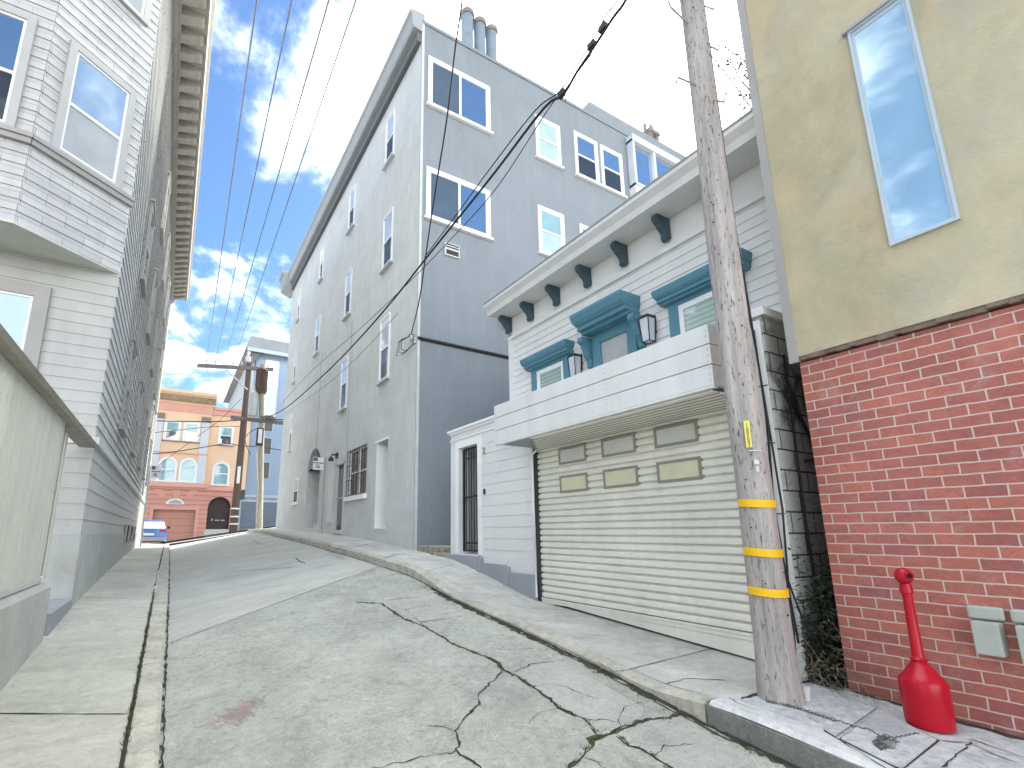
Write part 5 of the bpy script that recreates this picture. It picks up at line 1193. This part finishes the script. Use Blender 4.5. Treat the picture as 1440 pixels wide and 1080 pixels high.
# ------------------------------------------------------------------ far poles and their gear
dp = Vector((3.9, 38, zcross(3.9, 38)-.05)); dpt = FY(38).hit(352, 500)
t = thing('utility_pole', 'dark brown utility pole in front of the apricot house', 'utility pole', dp)
top = Vector((dpt[0], 38, dpt[1])); MB().tube([dp, dp.lerp(top, .5), top], .27, 14, .19).build('shaft', M['pole_dark'], t, smooth=True)
mb = MB()
for v in (2.1, 1.55, 1.05): mb.lathe((dp.x, 38, v-.5), [(.29, 0), (.29, .1)], 14)
mb.build('band', M['signw'], t)
mb = MB(); mb.box(dp.x-.1, dp.x+.1, 37.7, 37.76, 3.4, 4.6); mb.build('plate', M['signw'], t)
# crossarms
u0, v0 = FY(38).hit(277, 515); u1, v1 = FY(38).hit(384, 521)
mb = MB(); mb.box8([(u0, 37.7, v0-.14), (u1, 37.7, v1-.14), (u1, 37.82, v1-.14), (u0, 37.82, v0-.14), (u0, 37.7, v0+.14), (u1, 37.7, v1+.14), (u1, 37.82, v1+.14), (u0, 37.82, v0+.14)]); ar = mb.build('crossarm', M['arm'], t)
mb = MB()
WTOP = []
for px in (290, 303, 315, 328, 340, 377):
    u = FY(37.76).hit(px, 512)[0]; z = lerp(v0, v1, (u-u0)/(u1-u0)); mb.lathe((u, 37.76, z+.14), [(.03, 0), (.03, .1), (.09, .12), (.09, .2), (.06, .24), (.08, .28), (.03, .34)], 10); WTOP.append(Vector((u, 37.76, z+.42)))
mb.build('insulator', M['galv'], ar)
mb = MB(); a = FY(37.7).hit(318, 520); b = FY(37.7).hit(348, 548); mb.tube([(a[0], 37.68, a[1]), (b[0], 37.7, b[1])], .05, 6); mb.build('brace', M['galv'], t)
u2, v2 = FY(38).hit(345, 590); u3, v3 = FY(38).hit(400, 591)
mb = MB(); mb.box(u2-1, u3-.2, 37.66, 37.78, v2-.16, v2+.12); mb.build('crossarm', M['arm'], t)
mb = MB(); k_ = FY(37.6).hit(350, 500); mb.lathe((k_[0], 37.9, k_[1]-.5), [(.1, 0), (.22, .1), (.22, .5), (.12, .55), (.12, .9)], 12); mb.build('arrester', M['galv'], t)
# second pole with transformer
gp = Vector((4.55, 31, .2)); gt_ = FY(31).hit(366, 512); gtop = Vector((gt_[0]+.15, 31, gt_[1]))
t2 = thing('utility_pole', 'pale timber utility pole with transformer at the far right corner of the alley', 'utility pole', gp)
MB().tube([gp, gp.lerp(gtop, .5), gtop], .2, 14, .15).build('shaft', M['pole_pale'], t2, smooth=True)
a = FY(31).hit(364, 553); b = FY(31).hit(364, 519)
mb = MB(); mb.lathe((gtop.x, 30.95, a[1]), [(.05, -.02), (.3, 0), (.32, .05), (.32, b[1]-a[1]-.05), (.28, b[1]-a[1]), (.1, b[1]-a[1]+.12)], 18)
for k_ in range(12): q = 2*math.pi*k_/12; mb.box(gtop.x+.33*math.cos(q)-.02, gtop.x+.33*math.cos(q)+.02, 30.95+.33*math.sin(q)-.02, 30.95+.33*math.sin(q)+.02, a[1]+.1, b[1]-.1)
mb.build('transformer', M['pole_dark'], t2)
a = FY(31).hit(354, 586); b = FY(31).hit(354, 548)
mb = MB(); mb.lathe((FY(31).hit(356, 570)[0], 31, a[1]), [(.1, 0), (.26, .05), (.28, .4), (.28, b[1]-a[1]-.2), (.2, b[1]-a[1]-.05), (.06, b[1]-a[1]+.3)], 14); mb.build('transformer', M['galv'], t2)
u2, v2 = FY(31).hit(340, 590); u3, v3 = FY(31).hit(400, 589)
mb = MB(); mb.box(u2, u3, 30.75, 30.85, v2-.1, v2+.1); mb.box(u2+1, u3-.6, 30.55, 30.7, v2+.14, v2+.26); mb.build('crossarm', M['arm'], t2)
a = FY(30.7).hit(361, 625); b = FY(30.7).hit(369, 604); mb = MB(); mb.box(a[0]-.05, b[0]+.08, 30.62, 30.8, a[1]-.05, b[1]+.08); bx = mb.build('meter_cabinet', M['black'], t2); MB().box(a[0]+.03, b[0]+.0, 30.6, 30.62, a[1]+.08, b[1]).build('door', M['signw'], bx)
mb = MB(); a = FY(30.7).hit(361, 635); b = FY(30.7).hit(362, 676); mb.tube([(a[0], 30.75, a[1]), (b[0], 30.75, b[1])], .06, 6); c = FY(30.7).hit(363, 735); mb.tube([(b[0]+.05, 30.74, b[1]), (c[0]-.1, 30.74, c[1])], .03, 6); mb.build('riser_pipe', M['galv'], t2)

# ------------------------------------------------------------------ overhead wires
def wire(pts, r, label, m='cable', group='overhead wires', name='overhead_wire'):
    mb = MB(); mb.tube(pts, r, 6); return tag(mb.build(name, M[m]), label, 'wire', group)
def sagcurve(a, b, sag, n=24): return [a.lerp(b, i/n)-Vector((0, 0, 4*sag*(i/n)*(1-i/n))) for i in range(n+1)]
names = ['leftmost', 'second from left', 'third from left', 'rightmost']
for i, (px, w_) in enumerate(((361, WTOP[0]), (410, WTOP[1]), (462, WTOP[2]), (500, WTOP[3]))):
    Fv = FY(9); u, v = Fv.hit(px, 0); b = Vector((u, 9, v)); e = w_+(b-w_)*1.55
    wire(sagcurve(w_, e, .05), .019, 'thin straight wire over the alley, %s of the four at the crossarm' % names[i], 'cable_g')
def vplane(pix, P0, P1):
    """points on the upright plane through two posts"""
    d = Vector((P1.x-P0.x, P1.y-P0.y, 0)); nrm = Vector((-d.y, d.x, 0)); out = []
    for px, py in pix:
        q = ray(px, py); t_ = P0.dot(nrm)/q.dot(nrm); out.append(q*t_)
    return out
def smooth(pts, k=4):
    out = []
    n = len(pts)
    for i in range(n-1):
        p0, p1, p2, p3 = pts[max(i-1, 0)], pts[i], pts[i+1], pts[min(i+2, n-1)]
        for j in range(k):
            t_ = j/k; out.append(.5*((2*p1)+(p2-p0)*t_+(2*p0-5*p1+4*p2-p3)*t_*t_+(3*p1-p0-3*p2+p3)*t_**3))
    return out+[pts[-1]]
PA, PBp = Vector((3.95, 2.9, 0)), Vector((3.95, 30.8, 0))
main = [(905, -60), (880, 0), (862, 25), (838, 62), (812, 100), (792, 133), (765, 152), (700, 237), (650, 300), (600, 362), (550, 425), (500, 482), (450, 532), (400, 575), (368, 590)]
wire(smooth(vplane(main, PA, PBp)), .020, 'thick black cable bundle slung from the near pole to the far transformer pole')
m2 = [(895, -60), (868, 0), (852, 22), (832, 60), (806, 100), (784, 131), (752, 156), (690, 236), (643, 300), (597, 362)]
wire(smooth(vplane(m2, PA+Vector((.06, 0, 0)), PBp+Vector((.06, 0, 0)))), .010, 'thin wire lashed just above the thick cable bundle')
m3 = [(915, -60), (888, 0), (860, 40), (825, 85), (795, 125), (770, 155), (700, 262), (640, 330), (570, 402), (500, 468), (440, 520), (398, 565)]
wire(smooth(vplane(m3, PA+Vector((.2, 0, 0)), PBp+Vector((.3, 0, 0)))), .008, 'slack thin wire hanging beside the thick cable bundle')
m4 = [(560, 440), (500, 505), (450, 548), (402, 580)]
wire(smooth(vplane(m4, PA+Vector((.5, 0, 0)), PBp+Vector((.7, 0, 0)))), .010, 'faint wire running low along the grey building front', 'cable_g')
mb = MB()
for q in ((848, 40), (832, 65), (790, 133)):
    p = vplane([q], PA, PBp)[0]; mb.box(p.x-.03, p.x+.03, p.y-.05, p.y+.05, p.z-.03, p.z+.05)
mb.tube(vplane([(792, 133), (793, 122), (796, 142)], PA, PBp), .006, 5)
tag(mb.build('cable_clamp', M['cable']), 'small black clamps on the thick cable bundle overhead', 'cable clamp')
wh = FS(YC+.12, 5.2, .1)
dr = [(655, -60), (650, 0), (640, 70), (632, 140), (625, 190), (612, 270), (600, 350), (590, 420), (583, 462)]
pd = vplane(dr, Vector((3.2, 5.5, 0)), Vector((wh.x, wh.y, 0))); pd[-1] = wh
wire(smooth(pd), .014, 'black drop wire falling to the weatherhead at the grey building corner')
# low service lines in front of the far houses
for i, (pp, lab, r_) in enumerate((([(180, 591), (230, 592), (300, 593), (352, 590), (400, 590)], 'taut black line crossing the upper windows of the apricot house', .035), ([(180, 640), (230, 637), (280, 630), (318, 624), (340, 627), (362, 628), (395, 633)], 'drooping black line below the upper windows of the apricot house', .03),
                                ([(345, 600), (300, 600), (240, 606), (200, 610)], 'slack service line just under the taut line on the apricot house', .02), ([(340, 560), (310, 590), (280, 612), (215, 660)], 'thin service line slanting down to the left corner sign', .015), ([(366, 600), (345, 615), (352, 640)], 'short looping line between the two far poles', .025))):
    pts = [Vector((FY(36).hit(*q)[0], 36, FY(36).hit(*q)[1])) for q in pp]; wire(smooth(pts), r_, lab)
# guy lines that fan from the big crossarm
for i, (pp, lab) in enumerate((([(278, 515), (262, 540), (245, 560)], 'pale guy line from the left end of the crossarm'), ([(290, 512), (296, 535), (304, 555)], 'pale guy line under the crossarm, first from its left'), ([(303, 513), (312, 535), (318, 553)], 'pale guy line under the crossarm, second from its left'))):
    pts = [Vector((FY(40).hit(*q)[0], 40+i*.2, FY(40).hit(*q)[1])) for q in pp]; wire(smooth(pts), .014, lab, 'cable_g', 'guy lines', 'guy_line')
pts = [Vector((FY(39).hit(*q)[0], 39, FY(39).hit(*q)[1])) for q in ((278, 514), (240, 518), (200, 521))]; wire(pts, .016, 'horizontal wire leaving the crossarm to the left', 'cable_g')
F4 = FX(XH-.8)
pts = [Vector((XH-.6, u, v)) for u, v in [FX(XH-.6).hit(*q) for q in ((998, 75), (1030, 115), (1062, 160))]]; wire(pts, .008, 'thin wire from the near pole to the stucco corner', 'cable_g')

# ------------------------------------------------------------------ tree beyond the stucco corner
d = ray(1052, 78); tp = d*(9.5/d.x)
tr = thing('tree', 'leafy twigs of a tree poking past the stucco corner against the sky', 'tree', (tp.x+.6, tp.y-.2, -1.4))
mb = MB(); c = Vector((tp.x+.6, tp.y-.2, 0)); mb.tube([c+Vector((0, 0, -1.4)), c+Vector((.05, 0, 3)), c+Vector((-.1, .1, tp.z-1))], .16, 10, .07)
rnd = random.Random(17); tips = []
for i in range(26):
    b = c+Vector((0, 0, tp.z-rnd.uniform(.6, 2))); e = b+Vector((rnd.uniform(-1.3, 1.1), rnd.uniform(-.9, .7), rnd.uniform(.3, 1.6))); m_ = b.lerp(e, .5)+Vector((0, 0, .12)); mb.tube([b, m_, e], .022, 5, .006); tips += [m_, e, m_.lerp(e, .5)]
mb.build('trunk', M['bark'], tr)
mb = MB()
for p in tips:
    for k_ in range(26):
        q = p+Vector((rnd.gauss(0, .18), rnd.gauss(0, .18), rnd.gauss(0, .16))); s = rnd.uniform(.02, .045); a = rnd.uniform(0, 6.3); u_ = Vector((math.cos(a), math.sin(a), rnd.uniform(-.8, .8)))*s; w_ = Vector((-math.sin(a), math.cos(a), rnd.uniform(-.8, .8)))*s*.5
        mb.add([q-u_, q+w_, q+u_, q-w_], [(0, 1, 2, 3)])
mb.build('crown', M['leaf'], tr)

# ------------------------------------------------------------------ sky, clouds, sun
CL0, CL1, CLOUD, SKYTINT = .632, .81, (18., 18.4, 18.6), (.52, .68, .87)
SD = Vector((.6128, .3856, .6898)).normalized(); EL = math.asin(SD.z); AZ = math.atan2(SD.x, SD.y)
W = bpy.data.worlds.new('World'); SC.world = W; W.use_nodes = True; nt = W.node_tree; nt.nodes.clear()
out = nt.nodes.new('ShaderNodeOutputWorld'); bg = nt.nodes.new('ShaderNodeBackground'); nt.links.new(bg.outputs[0], out.inputs[0])
sky = nt.nodes.new('ShaderNodeTexSky'); sky.sky_type = 'NISHITA'; sky.sun_disc = False; sky.sun_elevation = EL; sky.sun_rotation = AZ; sky.air_density = 1.3; sky.dust_density = .6; sky.ozone_density = 1.6
tc = nt.nodes.new('ShaderNodeTexCoord'); sp = N(nt, 'ShaderNodeSeparateXYZ'); nt.links.new(tc.outputs['Generated'], sp.inputs[0])
zz_ = N(nt, 'ShaderNodeMath', operation='MAXIMUM'); zz_.inputs[1].default_value = 0; nt.links.new(sp.outputs[2], zz_.inputs[0])
za = N(nt, 'ShaderNodeMath', operation='ADD'); za.inputs[1].default_value = .12; nt.links.new(zz_.outputs[0], za.inputs[0])
dx = N(nt, 'ShaderNodeMath', operation='DIVIDE'); dy = N(nt, 'ShaderNodeMath', operation='DIVIDE')
nt.links.new(sp.outputs[0], dx.inputs[0]); nt.links.new(za.outputs[0], dx.inputs[1]); nt.links.new(sp.outputs[1], dy.inputs[0]); nt.links.new(za.outputs[0], dy.inputs[1])
cb_ = N(nt, 'ShaderNodeCombineXYZ'); nt.links.new(dx.outputs[0], cb_.inputs[0]); nt.links.new(dy.outputs[0], cb_.inputs[1]); cb_.inputs[2].default_value = 33.3
n1 = noi(nt, cb_.outputs[0], 2.5, 12, .61, stretch=(1.15, .85, 1), dist=.3)
n2 = noi(nt, cb_.outputs[0], .45, 3, .5)
dt = N(nt, 'ShaderNodeVectorMath', operation='DOT_PRODUCT'); dt.inputs[1].default_value = SD; nt.links.new(tc.outputs['Generated'], dt.inputs[0])
cov = N(nt, 'ShaderNodeMapRange'); cov.inputs['From Min'].default_value = .80; cov.inputs['From Max'].default_value = .94; cov.inputs['To Min'].default_value = 0; cov.inputs['To Max'].default_value = .22; nt.links.new(dt.outputs['Value'], cov.inputs[0])
s1 = N(nt, 'ShaderNodeMath', operation='ADD'); nt.links.new(n1, s1.inputs[0]); nt.links.new(cov.outputs[0], s1.inputs[1])
s2 = N(nt, 'ShaderNodeMath', operation='MULTIPLY_ADD'); s2.inputs[1].default_value = .35; nt.links.new(n2, s2.inputs[0]); nt.links.new(s1.outputs[0], s2.inputs[2])
def lin_(sock, a, b, amount):
    m_ = N(nt, 'ShaderNodeMapRange'); m_.inputs['From Min'].default_value = a; m_.inputs['From Max'].default_value = b; m_.inputs['To Max'].default_value = amount; nt.links.new(sock, m_.inputs[0]); return m_.outputs[0]
south = N(nt, 'ShaderNodeMath', operation='MULTIPLY_ADD'); south.inputs[1].default_value = -1.0; nt.links.new(sp.outputs[1], south.inputs[0])
zl_ = N(nt, 'ShaderNodeMath', operation='MULTIPLY'); zl_.inputs[1].default_value = -.9; nt.links.new(sp.outputs[2], zl_.inputs[0]); nt.links.new(zl_.outputs[0], south.inputs[2])
for e_ in (lin_(sp.outputs[2], .80, .93, .2), lin_(south.outputs[0], .18, .5, .5), lin_(sp.outputs[1], -.2, -.5, -.16)):   # unseen cloud banks overhead and low behind the view, added as fill light
    s3 = N(nt, 'ShaderNodeMath', operation='ADD'); nt.links.new(s2.outputs[0], s3.inputs[0]); nt.links.new(e_, s3.inputs[1]); s2 = s3
mask = ramp(nt, s2.outputs[0], [(CL0, 0.0), (CL1, 1.0)])
mp_ = N(nt, 'ShaderNodeMath', operation='POWER'); mp_.inputs[1].default_value = 2.2; nt.links.new(mask, mp_.inputs[0]); mask = mp_.outputs[0]
glow = N(nt, 'ShaderNodeMapRange'); glow.inputs['From Min'].default_value = .86; glow.inputs['From Max'].default_value = 1.0; nt.links.new(dt.outputs['Value'], glow.inputs[0])
gp_ = N(nt, 'ShaderNodeMath', operation='POWER'); gp_.inputs[1].default_value = 1.7; nt.links.new(glow.outputs[0], gp_.inputs[0])
ccol = mixc(nt, gp_.outputs[0], CLOUD, (30., 28.5, 26.))
skyb = mixc(nt, 1.0, sky.outputs[0], SKYTINT, 'MULTIPLY')
for n_ in nt.nodes:
    if n_.type == 'MIX': n_.clamp_result = False
skyc = mixc(nt, mask, skyb, ccol)
skyc = mixc(nt, gp_.outputs[0], skyc, (30., 28.5, 26.))
nt.links.new(skyc, bg.inputs[0]); bg.inputs[1].default_value = .06
L = bpy.data.lights.new('sun', 'SUN'); L.energy = 2.8; L.angle = R(12); L.color = (1, .95, .87)
lo = bpy.data.objects.new('sun', L); COL.objects.link(lo); lo.rotation_euler = (-SD).to_track_quat('-Z', 'Y').to_euler(); lo.location = SD*60

# ------------------------------------------------------------------ camera
cam = bpy.data.cameras.new('camera'); co_ = bpy.data.objects.new('camera', cam); COL.objects.link(co_)
cam.sensor_fit = 'HORIZONTAL'; cam.sensor_width = 36; cam.lens = FPX/1440*36; cam.shift_x = (720-CX)/1440; cam.shift_y = (CY-540)/1440
cam.clip_start = .05; cam.clip_end = 3000; co_.rotation_euler = (R(90)+PITCH, 0, -YAW); SC.camera = co_
SC.view_settings.view_transform = 'Standard'; SC.view_settings.look = 'None'; SC.view_settings.exposure = 2.0; SC.view_settings.gamma = 1
SC.cycles.max_bounces = 8
for o in SC.objects:
    if 'wbase' in o: del o['wbase']
